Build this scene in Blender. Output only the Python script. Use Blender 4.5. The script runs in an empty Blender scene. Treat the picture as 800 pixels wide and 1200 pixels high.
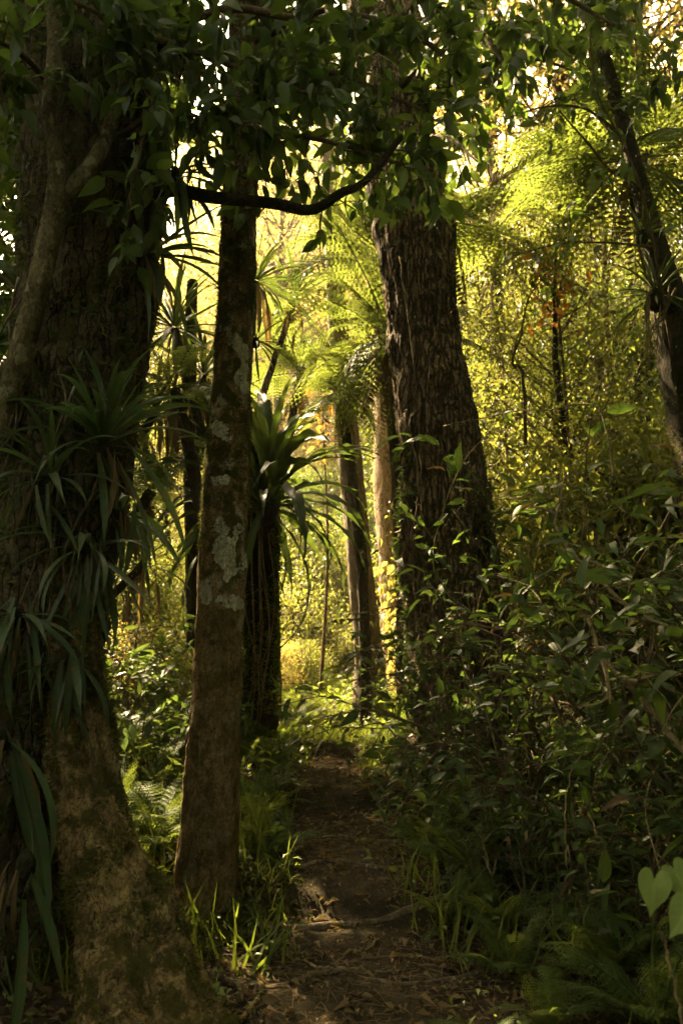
import bpy, math
import numpy as np
from mathutils import Vector, Matrix, Euler

R = math.radians
scene = bpy.context.scene
COL = scene.collection

# ------------------------------------------------------------------ camera
CAM = np.array([0.0, 0.0, 1.6]); PITCH = R(8.0); HALF = R(30.0)
FPX = 600.0 / math.tan(HALF)
cam_data = bpy.data.cameras.new('camera')
cam_data.sensor_fit = 'VERTICAL'; cam_data.sensor_height = 36.0; cam_data.sensor_width = 24.0
cam_data.lens = 18.0 / math.tan(HALF)
cam_data.clip_start = 0.05; cam_data.clip_end = 2000.0
cam_data.dof.use_dof = True; cam_data.dof.focus_distance = 5.6; cam_data.dof.aperture_fstop = 2.8
cam = bpy.data.objects.new('camera', cam_data); COL.objects.link(cam)
cam.location = CAM; cam.rotation_euler = (R(90) + PITCH, 0, 0)
scene.camera = cam

# ------------------------------------------------------------------ world, sun, exposure
SUN_EL, SUN_AZ = R(43.0), R(-34.0)          # azimuth measured from +Y, negative = to the left
SUN = np.array([math.sin(SUN_AZ) * math.cos(SUN_EL), math.cos(SUN_AZ) * math.cos(SUN_EL), math.sin(SUN_EL)])
world = bpy.data.worlds.new('World'); scene.world = world; world.use_nodes = True
wn = world.node_tree.nodes; wl = world.node_tree.links
bg = wn['Background']
sky = wn.new('ShaderNodeTexSky'); sky.sky_type = 'NISHITA'; sky.sun_disc = False
sky.sun_elevation = SUN_EL; sky.sun_rotation = SUN_AZ
sky.dust_density = 7.0; sky.air_density = 0.7; sky.ozone_density = 0.0
tint = wn.new('ShaderNodeMix'); tint.data_type = 'RGBA'; tint.blend_type = 'MULTIPLY'; tint.inputs['Factor'].default_value = 1.0
tint.inputs['B'].default_value = (1.0, 0.89, 0.67, 1)      # warm film balance, the same over the whole sky
wl.new(sky.outputs[0], tint.inputs['A']); wl.new(tint.outputs['Result'], bg.inputs['Color']); bg.inputs['Strength'].default_value = 0.13
sd = bpy.data.lights.new('sun', 'SUN'); sd.energy = 5.0; sd.angle = R(0.6); sd.color = (1.0, 0.76, 0.42)
so = bpy.data.objects.new('sun', sd); COL.objects.link(so)
so.rotation_euler = Vector(-SUN).to_track_quat('-Z', 'Y').to_euler(); so.location = (-20, 20, 30)
scene.view_settings.view_transform = 'Standard'; scene.view_settings.look = 'None'
scene.view_settings.gamma = 1.0; scene.view_settings.exposure = 3.35
scene.render.engine = 'CYCLES'
cy = scene.cycles
cy.max_bounces = 8; cy.diffuse_bounces = 5; cy.glossy_bounces = 2; cy.transmission_bounces = 4; cy.transparent_max_bounces = 4
cy.use_adaptive_sampling = True; cy.adaptive_threshold = 0.025; cy.volume_bounces = 0; cy.volume_max_steps = 64; cy.use_denoising = True; cy.sample_clamp_indirect = 4.0
cy.caustics_reflective = False; cy.caustics_refractive = False

# ------------------------------------------------------------------ helpers
rng = np.random.default_rng(11)

def at(px, py, y):
    """world point at distance y in front of the camera along the ray of a point of the photo"""
    u = (px - 400.0) / FPX; v = (600.0 - py) / FPX
    d = np.array([u, math.cos(PITCH) - v * math.sin(PITCH), math.sin(PITCH) + v * math.cos(PITCH)])
    return CAM + d * (y / d[1])

def to_px(p):
    d = np.asarray(p) - CAM
    f = d[..., 1] * math.cos(PITCH) + d[..., 2] * math.sin(PITCH)
    up = -d[..., 1] * math.sin(PITCH) + d[..., 2] * math.cos(PITCH)
    f = np.where(np.abs(f) < 1e-6, 1e-6, f)
    return 400 + d[..., 0] / f * FPX, 600 - up / f * FPX, f

def _hash(ix, iy, iz):
    h = (ix * 374761393 + iy * 668265263 + iz * 2147483647 + 1274126177) & 0xFFFFFFFF
    h = ((h ^ (h >> 13)) * 1274126177) & 0xFFFFFFFF
    h = ((h ^ (h >> 16)) * 2246822519) & 0xFFFFFFFF
    return ((h ^ (h >> 15)) & 0xFFFFFF) / float(0xFFFFFF)

def vnoise(x, y, z):
    x, y, z = np.broadcast_arrays(np.asarray(x, float), np.asarray(y, float), np.asarray(z, float))
    ix, iy, iz = [np.floor(a).astype(np.int64) for a in (x, y, z)]
    fx, fy, fz = x - ix, y - iy, z - iz
    fx, fy, fz = [a * a * (3 - 2 * a) for a in (fx, fy, fz)]
    r = 0
    for dx in (0, 1):
        for dy in (0, 1):
            for dz in (0, 1):
                w = (fx if dx else 1 - fx) * (fy if dy else 1 - fy) * (fz if dz else 1 - fz)
                r = r + w * _hash(ix + dx, iy + dy, iz + dz)
    return r * 2 - 1

def fbm(x, y, z, o=4):
    s = 0; a = 0.5
    for i in range(o):
        s = s + a * vnoise(x * 2 ** i + 17.3 * i, y * 2 ** i + 5.1 * i, z * 2 ** i); a *= 0.5
    return s

def sstep(a, b, x):
    t = np.clip((np.asarray(x, float) - a) / (b - a), 0, 1); return t * t * (3 - 2 * t)

def path_x(y):
    y = np.asarray(y, float)
    return -0.02 + 0.06 * np.sin(y * 0.55) - 0.05 * sstep(8, 13, y) * (y - 8) * 0.35

def gz(x, y):
    """height of the forest floor"""
    x = np.asarray(x, float); y = np.asarray(y, float)
    b = 0.08 * (np.clip(y, 2, 12) - 4) + 0.115 * (np.clip(y, 12, 30) - 12) + 0.04 * np.clip(y - 30, 0, 400)
    b = b + (0.11 * sstep(5.0, 5.16, y + 0.12 * np.sin(x * 3.1)) - 0.11 * sstep(5.2, 7.0, y) + 0.12 * sstep(7.2, 7.4, y + 0.15 * np.sin(x * 2.3 + 1)) - 0.12 * sstep(7.5, 9.0, y) + 0.1 * sstep(9.0, 9.2, y + .1 * np.sin(x * 3)) - 0.1 * sstep(9.3, 10.5, y)) * (1 - 0.8 * sstep(0.5, 1.3, np.abs(x - path_x(y))))      # worn steps in the path
    b = b + 0.06 * sstep(10.6, 11.1, y + 0.2 * np.sin(x * 2.0))
    d = x - path_x(y)
    left = np.clip(-d - 0.75, 0, 6); right = np.clip(d - 0.6, 0, 6)
    b = b + 0.55 * sstep(0, 2.6, left) * sstep(5.5, 8.5, y) + 0.9 * sstep(0, 3.2, right) * sstep(2.0, 5.0, y)
    b = b + 0.05 * fbm(x * 0.9, y * 0.9, 0.3, 3) * sstep(0.3, 1.2, np.abs(d)) * 2
    b = b + 0.03 * fbm(x * 3.1, y * 3.1, 4.3, 3)
    return b

def mk(name, V, F, attrs=None, smooth=True):
    me = bpy.data.meshes.new(name)
    V = np.ascontiguousarray(V, dtype=np.float32); F = np.ascontiguousarray(F, dtype=np.int32)
    me.vertices.add(len(V)); me.vertices.foreach_set('co', V.ravel())
    k = F.shape[1]
    me.loops.add(F.size); me.loops.foreach_set('vertex_index', F.ravel())
    me.polygons.add(len(F)); me.polygons.foreach_set('loop_start', np.arange(0, F.size, k, dtype=np.int32))
    me.polygons.foreach_set('use_smooth', np.full(len(F), smooth, dtype=bool))
    for n, a in (attrs or {}).items():
        at_ = me.attributes.new(n, 'FLOAT', 'POINT'); at_.data.foreach_set('value', np.ascontiguousarray(a, dtype=np.float32))
    me.update(calc_edges=True); me.validate()
    return me

def obj(name, me, mat=None, parent=None, loc=None, M=None):
    o = bpy.data.objects.new(name, me)
    COL.objects.link(o)
    if mat is not None and me is not None and len(me.materials) == 0: me.materials.append(mat)
    if parent is not None: o.parent = parent
    if M is not None: o.matrix_local = M
    elif loc is not None: o.location = loc
    return o

def tag(o, label=None, cat=None, group=None, kind=None):
    if label: o['label'] = label
    if cat: o['category'] = cat
    if group: o['group'] = group
    if kind: o['kind'] = kind
    return o

def thing(name, label, cat, loc=(0, 0, 0), rz=0.0, group=None, scale=1.0):
    o = bpy.data.objects.new(name, None); COL.objects.link(o)
    o.location = loc; o.rotation_euler = (0, 0, rz); o.scale = (scale,) * 3
    o.empty_display_size = 0.1
    return tag(o, label, cat, group)

def copy_tree(o, parent=None):
    c = o.copy(); COL.objects.link(c); c.parent = parent
    for ch in list(o.children): copy_tree(ch, c)
    return c

def norm(v): v = np.asarray(v, float); return v / (np.linalg.norm(v, axis=-1, keepdims=True) + 1e-9)

def spline(P, n):
    """Catmull-Rom through the rows of P, n samples"""
    P = np.asarray(P, float); m = len(P)
    if m == 2: t = np.linspace(0, 1, n)[:, None]; return P[0] * (1 - t) + P[1] * t
    E = np.vstack([2 * P[0] - P[1], P, 2 * P[-1] - P[-2]])
    t = np.linspace(0, m - 1 - 1e-9, n); i = t.astype(int); f = (t - i)[:, None]
    a, b, c, d = E[i], E[i + 1], E[i + 2], E[i + 3]
    return 0.5 * (2 * b + (c - a) * f + (2 * a - 5 * b + 4 * c - d) * f ** 2 + (3 * b - a - 3 * c + d) * f ** 3)

def frames(P):
    T = np.gradient(P, axis=0); T = norm(T)
    N = np.zeros_like(P)
    ref = np.array([1.0, 0, 0]) if abs(T[0, 0]) < 0.8 else np.array([0, 1.0, 0])
    n = norm(ref - T[0] * (ref @ T[0])); N[0] = n
    for i in range(1, len(P)):
        n = norm(n - T[i] * (n @ T[i])); N[i] = n
    return T, N, np.cross(T, N)

def tube(P, rad, n=8, disp=None):
    """swept tube with triangles; disp(theta, s, pos) returns relative radius change"""
    P = np.asarray(P, float); rad = np.broadcast_to(np.asarray(rad, float), (len(P),))
    T, N, B = frames(P)
    th = np.linspace(0, 2 * np.pi, n, endpoint=False)
    c, s = np.cos(th), np.sin(th)
    rr = rad[:, None] * np.ones((1, n))
    if disp is not None:
        S = np.concatenate([[0], np.cumsum(np.linalg.norm(np.diff(P, axis=0), axis=1))])
        rr = rr * (1 + disp(th[None, :] * np.ones((len(P), 1)), S[:, None] * np.ones((1, n)), rad[:, None]))
    V = P[:, None, :] + rr[..., None] * (c[None, :, None] * N[:, None, :] + s[None, :, None] * B[:, None, :])
    m = len(P)
    i = np.arange(m - 1)[:, None] * n; j = np.arange(n)[None, :]; jn = (j + 1) % n
    q = np.stack([i + j, i + jn, i + n + jn, i + n + j], -1).reshape(-1, 4)
    F = np.vstack([q[:, [0, 1, 2]], q[:, [0, 2, 3]]])
    V = V.reshape(-1, 3)
    a = len(V); V = np.vstack([V, P[0], P[-1]])
    F = np.vstack([F, np.stack([np.full(n, a), jn[0], j[0]], -1), np.stack([np.full(n, a + 1), (m - 1) * n + j[0], (m - 1) * n + jn[0]], -1)])
    return V, F

def join(parts):
    Vs, Fs, k = [], [], 0
    for V, F in parts:
        Vs.append(V); Fs.append(F + k); k += len(V)
    return np.vstack(Vs), np.vstack(Fs)

# ---- leaf templates: (V, F, lu). length along +Y (0..1), width along X, upper face +Z
def leaf_tpl(w=0.4, rows=6, fold=0.25, droop=0.25, tip=1.4, wav=0.0, base=0.7, petiole=0.0):
    t = np.linspace(0, 1, rows)
    prof = (np.sin(np.pi * t ** base) ** 0.9) * (1 - t ** 3 * 0.0)
    prof = np.clip(prof, 0, None) * (1 - 0.35 * sstep(0.6, 1, t) * (tip - 1))
    prof[0] = 0.02; prof[-1] = 0.0
    V = []; lu = []
    for k in range(rows):
        hw = 0.5 * w * prof[k]
        z = -droop * t[k] ** 2
        y = petiole + (1 - petiole) * t[k]
        y = y * (1 - 0.15 * droop * t[k])
        zz = wav * math.sin(t[k] * 17)
        V += [(-hw, y, z + fold * hw + zz), (0, y, z), (hw, y, z + fold * hw - zz)]
        lu += [-1, 0, 1]
    V = np.array(V); lu = np.array(lu, float)
    F = []
    for k in range(rows - 1):
        a = 3 * k; b = a + 3
        if k == rows - 2:
            F += [(a, a + 1, b + 1), (a + 1, a + 2, b + 1)]
        else:
            F += [(a, a + 1, b + 1), (a, b + 1, b), (a + 1, a + 2, b + 2), (a + 1, b + 2, b + 1)]
    return V, np.array(F), lu

def leaf_low(w=0.45, fold=0.12, droop=0.12):
    V = np.array([(0, 0, 0), (-w / 2, 0.42, fold), (w / 2, 0.42, fold), (0, 1, -droop), (0, 0.45, 0)])
    F = np.array([(0, 4, 1), (0, 2, 4), (1, 4, 3), (4, 2, 3)])
    return V, F, np.array([0, -1, 1, 0, 0.0])

def leaf_two(w=0.5):
    return np.array([(0, 0, 0), (-w / 2, .42, .08), (w / 2, .42, .08), (0, 1, -.12)]), np.array([(0, 3, 1), (0, 2, 3)]), np.array([0, -1, 1, 0.])

def blade_low(w=0.12, droop=0.3):
    V = np.array([(-w / 2, 0, 0), (w / 2, 0, 0), (-w / 2 * .8, .55, -droop * .15), (w / 2 * .8, .55, -droop * .15), (0, 1, -droop)])
    return V, np.array([(0, 1, 3), (0, 3, 2), (2, 3, 4)]), np.array([-1, 1, -1, 1, 0.0])

def basis(d, up=(0, 0, 1.0), roll=None):
    """rotation matrices: column Y along d, column Z as near to up as it can be"""
    d = norm(d); up = np.broadcast_to(np.asarray(up, float), d.shape)
    x = np.cross(d, up); bad = np.linalg.norm(x, axis=-1) < 1e-3
    if np.any(bad): x[bad] = np.array([1.0, 0, 0])
    x = norm(x); z = np.cross(x, d)
    if roll is not None:
        c, s = np.cos(roll)[..., None], np.sin(roll)[..., None]
        x, z = c * x + s * z, c * z - s * x
    return np.stack([x, d, z], -1)

def scatter(tpl, P, Rm, S, tone=None):
    V, F, lu = tpl
    n = len(P); S = np.asarray(S, float)
    if S.ndim == 1: S = S[:, None] * np.ones((1, 3))
    W = np.einsum('nij,nkj->nki', Rm, V[None] * S[:, None, :]) + P[:, None, :]
    FF = (F[None] + (np.arange(n) * len(V))[:, None, None]).reshape(-1, F.shape[1])
    if tone is None: tone = rng.random(n)
    return W.reshape(-1, 3), FF, {'lu': np.tile(lu, n), 'tone': np.repeat(tone, len(V))}

def M4(p, Rm, s):
    m = np.eye(4); m[:3, :3] = Rm * np.asarray(s); m[:3, 3] = p
    return Matrix(m.tolist())

# ------------------------------------------------------------------ materials
def newmat(name):
    m = bpy.data.materials.new(name); m.use_nodes = True
    n = m.node_tree.nodes; l = m.node_tree.links
    return m, n, l, n['Principled BSDF'], n['Material Output']

def ramp(n, stops):
    r = n.new('ShaderNodeValToRGB'); e = r.color_ramp.elements
    e[0].position, e[0].color = stops[0][0], (*stops[0][1], 1)
    e[1].position, e[1].color = stops[-1][0], (*stops[-1][1], 1)
    for p, c in stops[1:-1]:
        k = e.new(p); k.color = (*c, 1)
    return r

def leafmat(name, dark, light, trans, tfac=0.4, rough=0.45, spec=0.35, rib=0.35, blotch=0.0):
    m, n, l, b, out = newmat(name)
    tone = n.new('ShaderNodeAttribute'); tone.attribute_name = 'tone'
    lu = n.new('ShaderNodeAttribute'); lu.attribute_name = 'lu'
    oi = n.new('ShaderNodeObjectInfo'); tc = n.new('ShaderNodeTexCoord')
    nz = n.new('ShaderNodeTexNoise'); nz.inputs['Scale'].default_value = 9; l.new(tc.outputs['Object'], nz.inputs['Vector'])
    a = n.new('ShaderNodeMath'); a.operation = 'MULTIPLY_ADD'; a.inputs[1].default_value = 0.55; l.new(tone.outputs['Fac'], a.inputs[0])
    a2 = n.new('ShaderNodeMath'); a2.operation = 'MULTIPLY_ADD'; a2.inputs[1].default_value = 0.35; l.new(oi.outputs['Random'], a2.inputs[0])
    a3 = n.new('ShaderNodeMath'); a3.operation = 'MULTIPLY_ADD'; a3.inputs[1].default_value = 0.5; a3.inputs[2].default_value = -0.2
    l.new(nz.outputs['Fac'], a3.inputs[0]); l.new(a3.outputs[0], a2.inputs[2]); l.new(a2.outputs[0], a.inputs[2])
    mx = n.new('ShaderNodeMix'); mx.data_type = 'RGBA'; mx.clamp_factor = True
    mx.inputs['A'].default_value = (*dark, 1); mx.inputs['B'].default_value = (*light, 1); l.new(a.outputs[0], mx.inputs['Factor'])
    ab = n.new('ShaderNodeMath'); ab.operation = 'ABSOLUTE'; l.new(lu.outputs['Fac'], ab.inputs[0])
    mr = n.new('ShaderNodeMapRange'); mr.inputs[1].default_value = 0.0; mr.inputs[2].default_value = 0.16
    mr.inputs[3].default_value = rib; mr.inputs[4].default_value = 0.0; l.new(ab.outputs[0], mr.inputs[0])
    mx2 = n.new('ShaderNodeMix'); mx2.data_type = 'RGBA'; l.new(mr.outputs[0], mx2.inputs['Factor'])
    l.new(mx.outputs['Result'], mx2.inputs['A']); mx2.inputs['B'].default_value = (light[0] * 1.5, light[1] * 1.4, light[2] * 1.5, 1)
    colr = mx2.outputs['Result']
    if blotch > 0:                                                # browned, chewed patches
        nb = n.new('ShaderNodeTexNoise'); nb.inputs['Scale'].default_value = 14; nb.inputs['Detail'].default_value = 4
        ad = n.new('ShaderNodeVectorMath'); ad.operation = 'ADD'; cmb = n.new('ShaderNodeCombineXYZ'); l.new(oi.outputs['Random'], cmb.inputs[0]); sc_ = n.new('ShaderNodeVectorMath'); sc_.operation = 'SCALE'; sc_.inputs['Scale'].default_value = 40
        l.new(cmb.outputs[0], sc_.inputs[0]); l.new(tc.outputs['Object'], ad.inputs[0]); l.new(sc_.outputs[0], ad.inputs[1]); l.new(ad.outputs[0], nb.inputs['Vector'])
        rb = n.new('ShaderNodeMapRange'); rb.inputs[1].default_value = 0.66 - blotch * .1; rb.inputs[2].default_value = 0.72 - blotch * .1; l.new(nb.outputs['Fac'], rb.inputs[0])
        mb = n.new('ShaderNodeMix'); mb.data_type = 'RGBA'; l.new(rb.outputs[0], mb.inputs['Factor']); l.new(colr, mb.inputs['A']); mb.inputs['B'].default_value = (0.13, 0.085, 0.03, 1); colr = mb.outputs['Result']
    l.new(colr, b.inputs['Base Color'])
    b.inputs['Roughness'].default_value = rough; b.inputs['Specular IOR Level'].default_value = spec
    if tfac > 0:
        tr = n.new('ShaderNodeBsdfTranslucent')
        tm = n.new('ShaderNodeMix'); tm.data_type = 'RGBA'
        tm.inputs['A'].default_value = (trans[0] * .6, trans[1] * .75, trans[2] * .7, 1); tm.inputs['B'].default_value = (*trans, 1)
        l.new(a.outputs[0], tm.inputs['Factor']); l.new(tm.outputs['Result'], tr.inputs['Color'])
        ms = n.new('ShaderNodeMixShader'); ms.inputs[0].default_value = tfac
        l.new(b.outputs[0], ms.inputs[1]); l.new(tr.outputs[0], ms.inputs[2]); l.new(ms.outputs[0], out.inputs['Surface'])
    return m

def barkmat(name, c0, c1, moss=(0.05, 0.055, 0.012), moss_amt=0.4, lichen=(0.38, 0.37, 0.30), lichen_amt=0.0,
            furrow=0.0, scale=1.0, bump=0.6, zsplit=None, rough=0.9):
    """bark with patches of moss and lichen; zsplit=(z, soft): moss only above that height"""
    m, n, l, b, out = newmat(name)
    tc = n.new('ShaderNodeTexCoord')
    def mapping(sc):
        mp = n.new('ShaderNodeMapping'); mp.inputs['Scale'].default_value = sc; l.new(tc.outputs['Object'], mp.inputs['Vector']); return mp
    def noise(mp, s, d=5, r=0.6):
        k = n.new('ShaderNodeTexNoise'); k.inputs['Scale'].default_value = s; k.inputs['Detail'].default_value = d
        k.inputs['Roughness'].default_value = r; l.new(mp.outputs[0], k.inputs['Vector']); return k
    def math_(op, a, bb=None, c=None):
        k = n.new('ShaderNodeMath'); k.operation = op
        for i, v in enumerate((a, bb, c)):
            if v is None: continue
            if isinstance(v, (int, float)): k.inputs[i].default_value = v
            else: l.new(v, k.inputs[i])
        return k.outputs[0]
    m1 = mapping((1, 1, 1)); m2 = mapping((1, 1, 0.45))
    grain = noise(m2, 22 * scale, 8, 0.7); big = noise(m1, 3.2 * scale, 4); fine = noise(m1, 60, 6, 0.75)
    r1 = ramp(n, [(0.34, c0), (0.5, tuple((a + b_) / 2.3 for a, b_ in zip(c0, c1))), (0.66, c1)])
    v = math_('MULTIPLY_ADD', grain.outputs['Fac'], 0.6, math_('MULTIPLY', big.outputs['Fac'], 0.4)); l.new(v, r1.inputs[0])
    fm = n.new('ShaderNodeMapRange'); fm.inputs[1].default_value = 0.36; fm.inputs[2].default_value = 0.64; fm.inputs[3].default_value = 0.6; fm.inputs[4].default_value = 1.4; l.new(fine.outputs['Fac'], fm.inputs[0])
    mf = n.new('ShaderNodeMix'); mf.data_type = 'RGBA'; mf.blend_type = 'MULTIPLY'; mf.inputs['Factor'].default_value = 1.0; l.new(r1.outputs[0], mf.inputs['A']); l.new(fm.outputs[0], mf.inputs['B'])
    col = mf.outputs['Result']; height = math_('MULTIPLY_ADD', fine.outputs['Fac'], 0.35, grain.outputs['Fac'])
    if furrow > 0:
        m3 = mapping((1, 1, 0.16)); vo = n.new('ShaderNodeTexVoronoi'); vo.feature = 'DISTANCE_TO_EDGE'; vo.inputs['Scale'].default_value = 22 * scale
        wv = noise(m1, 8, 3); vm = n.new('ShaderNodeVectorMath'); vm.operation = 'MULTIPLY_ADD'
        l.new(wv.outputs['Color'], vm.inputs[0]); vm.inputs[1].default_value = (0.06, 0.06, 0.06); l.new(m3.outputs[0], vm.inputs[2]); l.new(vm.outputs[0], vo.inputs['Vector'])
        f = n.new('ShaderNodeMapRange'); f.inputs[2].default_value = 0.22 * min(1.0, furrow); l.new(vo.outputs['Distance'], f.inputs[0])
        mxf = n.new('ShaderNodeMix'); mxf.data_type = 'RGBA'; l.new(f.outputs[0], mxf.inputs['Factor'])
        mxf.inputs['A'].default_value = (c0[0] * .55, c0[1] * .55, c0[2] * .55, 1); l.new(col, mxf.inputs['B']); col = mxf.outputs['Result']
        height = math_('MULTIPLY_ADD', f.outputs[0], furrow, height)
    zgate = None
    if zsplit:
        sx = n.new('ShaderNodeSeparateXYZ'); l.new(tc.outputs['Object'], sx.inputs[0])
        zz = math_('MULTIPLY_ADD', big.outputs['Fac'], 0.5, sx.outputs['Z'])
        zr = n.new('ShaderNodeMapRange'); zr.inputs[1].default_value = zsplit[0]; zr.inputs[2].default_value = zsplit[0] + zsplit[1]; l.new(zz, zr.inputs[0]); zgate = zr.outputs[0]
    if lichen_amt > 0:
        m4 = mapping((1.0, 1.0, 0.6)); ln = noise(m4, 7.0 * scale, 6, 0.62)
        ls = n.new('ShaderNodeMapRange'); ls.inputs[1].default_value = 0.66 - lichen_amt * 0.22; ls.inputs[2].default_value = 0.69 - lichen_amt * 0.22; l.new(ln.outputs['Fac'], ls.inputs[0])
        mxl = n.new('ShaderNodeMix'); mxl.data_type = 'RGBA'; l.new(math_('MULTIPLY', ls.outputs[0], 0.9 if zgate is None else math_('MULTIPLY_ADD', zgate, 0.55, 0.35)), mxl.inputs['Factor']); l.new(col, mxl.inputs['A'])
        lr = ramp(n, [(0.3, tuple(x * .6 for x in lichen)), (0.7, lichen)]); l.new(fine.outputs['Fac'], lr.inputs[0]); l.new(lr.outputs[0], mxl.inputs['B']); col = mxl.outputs['Result']
    if moss_amt > 0:
        mn = noise(m1, 4.5 * scale, 7, 0.65)
        thr = 0.72 - moss_amt * 0.4
        mask = n.new('ShaderNodeMapRange'); mask.inputs[1].default_value = thr; mask.inputs[2].default_value = thr + 0.07; l.new(mn.outputs['Fac'], mask.inputs[0])
        fac = mask.outputs[0]
        if zsplit:
            fac = math_('MULTIPLY', fac, math_('MULTIPLY_ADD', zgate, 0.6, 0.4))
        mr2 = ramp(n, [(0.3, tuple(x * .45 for x in moss)), (0.7, moss)]); l.new(fine.outputs['Fac'], mr2.inputs[0])
        mxm = n.new('ShaderNodeMix'); mxm.data_type = 'RGBA'; l.new(fac, mxm.inputs['Factor']); l.new(col, mxm.inputs['A']); l.new(mr2.outputs[0], mxm.inputs['B']); col = mxm.outputs['Result']
        height = math_('MULTIPLY_ADD', math_('MULTIPLY', fac, fine.outputs['Fac']), 1.2, height)
    l.new(col, b.inputs['Base Color']); b.inputs['Roughness'].default_value = rough; b.inputs['Specular IOR Level'].default_value = 0.15
    bp = n.new('ShaderNodeBump'); bp.inputs['Strength'].default_value = bump; bp.inputs['Distance'].default_value = 0.045
    l.new(height, bp.inputs['Height']); l.new(bp.outputs[0], b.inputs['Normal'])
    return m

MAT = {}
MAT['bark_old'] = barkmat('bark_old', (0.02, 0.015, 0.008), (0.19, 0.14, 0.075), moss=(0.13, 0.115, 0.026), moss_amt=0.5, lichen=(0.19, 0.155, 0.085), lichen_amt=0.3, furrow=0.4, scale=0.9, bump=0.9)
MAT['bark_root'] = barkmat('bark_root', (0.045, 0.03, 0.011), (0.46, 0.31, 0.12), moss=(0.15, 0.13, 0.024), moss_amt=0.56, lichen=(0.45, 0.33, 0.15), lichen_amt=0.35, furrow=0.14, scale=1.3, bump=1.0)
MAT['bark_limb'] = barkmat('bark_limb', (0.05, 0.04, 0.018), (0.30, 0.235, 0.12), moss=(0.14, 0.13, 0.03), moss_amt=0.35, lichen=(0.4, 0.35, 0.2), lichen_amt=0.4, scale=2.0, bump=1.0)
MAT['bark_slender'] = barkmat('bark_slender', (0.12, 0.072, 0.03), (0.48, 0.315, 0.145), moss=(0.15, 0.135, 0.024), moss_amt=0.6, lichen=(0.58, 0.50, 0.34), lichen_amt=0.5, furrow=0.1, scale=1.5, bump=0.9, zsplit=(2.0, 0.22))
MAT['bark_broad'] = barkmat('bark_broad', (0.085, 0.058, 0.03), (0.42, 0.285, 0.155), moss=(0.07, 0.065, 0.018), moss_amt=0.34, furrow=1.6, scale=0.9, bump=1.0)
MAT['bark_fern'] = barkmat('bark_fern', (0.02, 0.016, 0.01), (0.09, 0.07, 0.04), moss=(0.05, 0.055, 0.014), moss_amt=0.45, scale=1.8, bump=1.0)
MAT['bark_pale'] = barkmat('bark_pale', (0.20, 0.13, 0.06), (0.46, 0.33, 0.18), moss_amt=0.15, furrow=0.5, scale=0.9, bump=0.7)
MAT['bark_thin'] = barkmat('bark_thin', (0.07, 0.05, 0.03), (0.24, 0.18, 0.11), moss=(0.09, 0.09, 0.02), moss_amt=0.35, lichen_amt=0.3, scale=1.0, bump=0.8)
MAT['twig'] = barkmat('twig', (0.05, 0.036, 0.02), (0.17, 0.12, 0.06), moss_amt=0.2, scale=3.0, bump=0.4)
MAT['twig_pale'] = barkmat('twig_pale', (0.13, 0.095, 0.045), (0.32, 0.24, 0.12), moss_amt=0.2, scale=3.0, bump=0.4)
MAT['leaf_canopy'] = leafmat('leaf_canopy', (0.028, 0.05, 0.012), (0.06, 0.095, 0.022), (0.22, 0.30, 0.035), 0.38, 0.42, 0.35)
MAT['leaf_strap'] = leafmat('leaf_strap', (0.03, 0.052, 0.022), (0.08, 0.115, 0.045), (0.16, 0.24, 0.05), 0.25, 0.5, 0.28, rib=0.5, blotch=1.0)
MAT['leaf_nest'] = leafmat('leaf_nest', (0.022, 0.04, 0.01), (0.048, 0.075, 0.018), (0.18, 0.24, 0.03), 0.2, 0.45, 0.35, rib=0.6)
MAT['leaf_shrub'] = leafmat('leaf_shrub', (0.018, 0.036, 0.008), (0.05, 0.082, 0.018), (0.16, 0.23, 0.03), 0.28, 0.55, 0.22, rib=0.5, blotch=0.5)
MAT['leaf_heart'] = leafmat('leaf_heart', (0.15, 0.2, 0.055), (0.22, 0.28, 0.08), (0.3, 0.4, 0.08), 0.2, 0.65, 0.25, rib=0.5)
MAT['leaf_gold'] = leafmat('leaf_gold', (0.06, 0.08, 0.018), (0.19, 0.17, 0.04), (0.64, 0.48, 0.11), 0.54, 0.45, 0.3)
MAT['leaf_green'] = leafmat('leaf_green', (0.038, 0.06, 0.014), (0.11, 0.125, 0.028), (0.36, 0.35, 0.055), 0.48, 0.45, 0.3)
MAT['leaf_orange'] = leafmat('leaf_orange', (0.30, 0.10, 0.02), (0.45, 0.18, 0.03), (0.8, 0.3, 0.04), 0.45, 0.5, 0.2)
MAT['leaf_dead'] = leafmat('leaf_dead', (0.05, 0.033, 0.015), (0.21, 0.15, 0.068), (0.3, 0.18, 0.05), 0.2, 0.75, 0.15, rib=0.1)
MAT['frond'] = leafmat('frond', (0.03, 0.055, 0.012), (0.075, 0.115, 0.02), (0.30, 0.34, 0.05), 0.36, 0.55, 0.2)
MAT['cover'] = leafmat('cover', (0.04, 0.06, 0.012), (0.10, 0.125, 0.024), (0.36, 0.42, 0.04), 0.35, 0.5, 0.25)
MAT['moss'] = leafmat('moss', (0.035, 0.036, 0.008), (0.13, 0.125, 0.025), (0.2, 0.2, 0.03), 0.2, 0.8, 0.1, rib=0.0)

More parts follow.
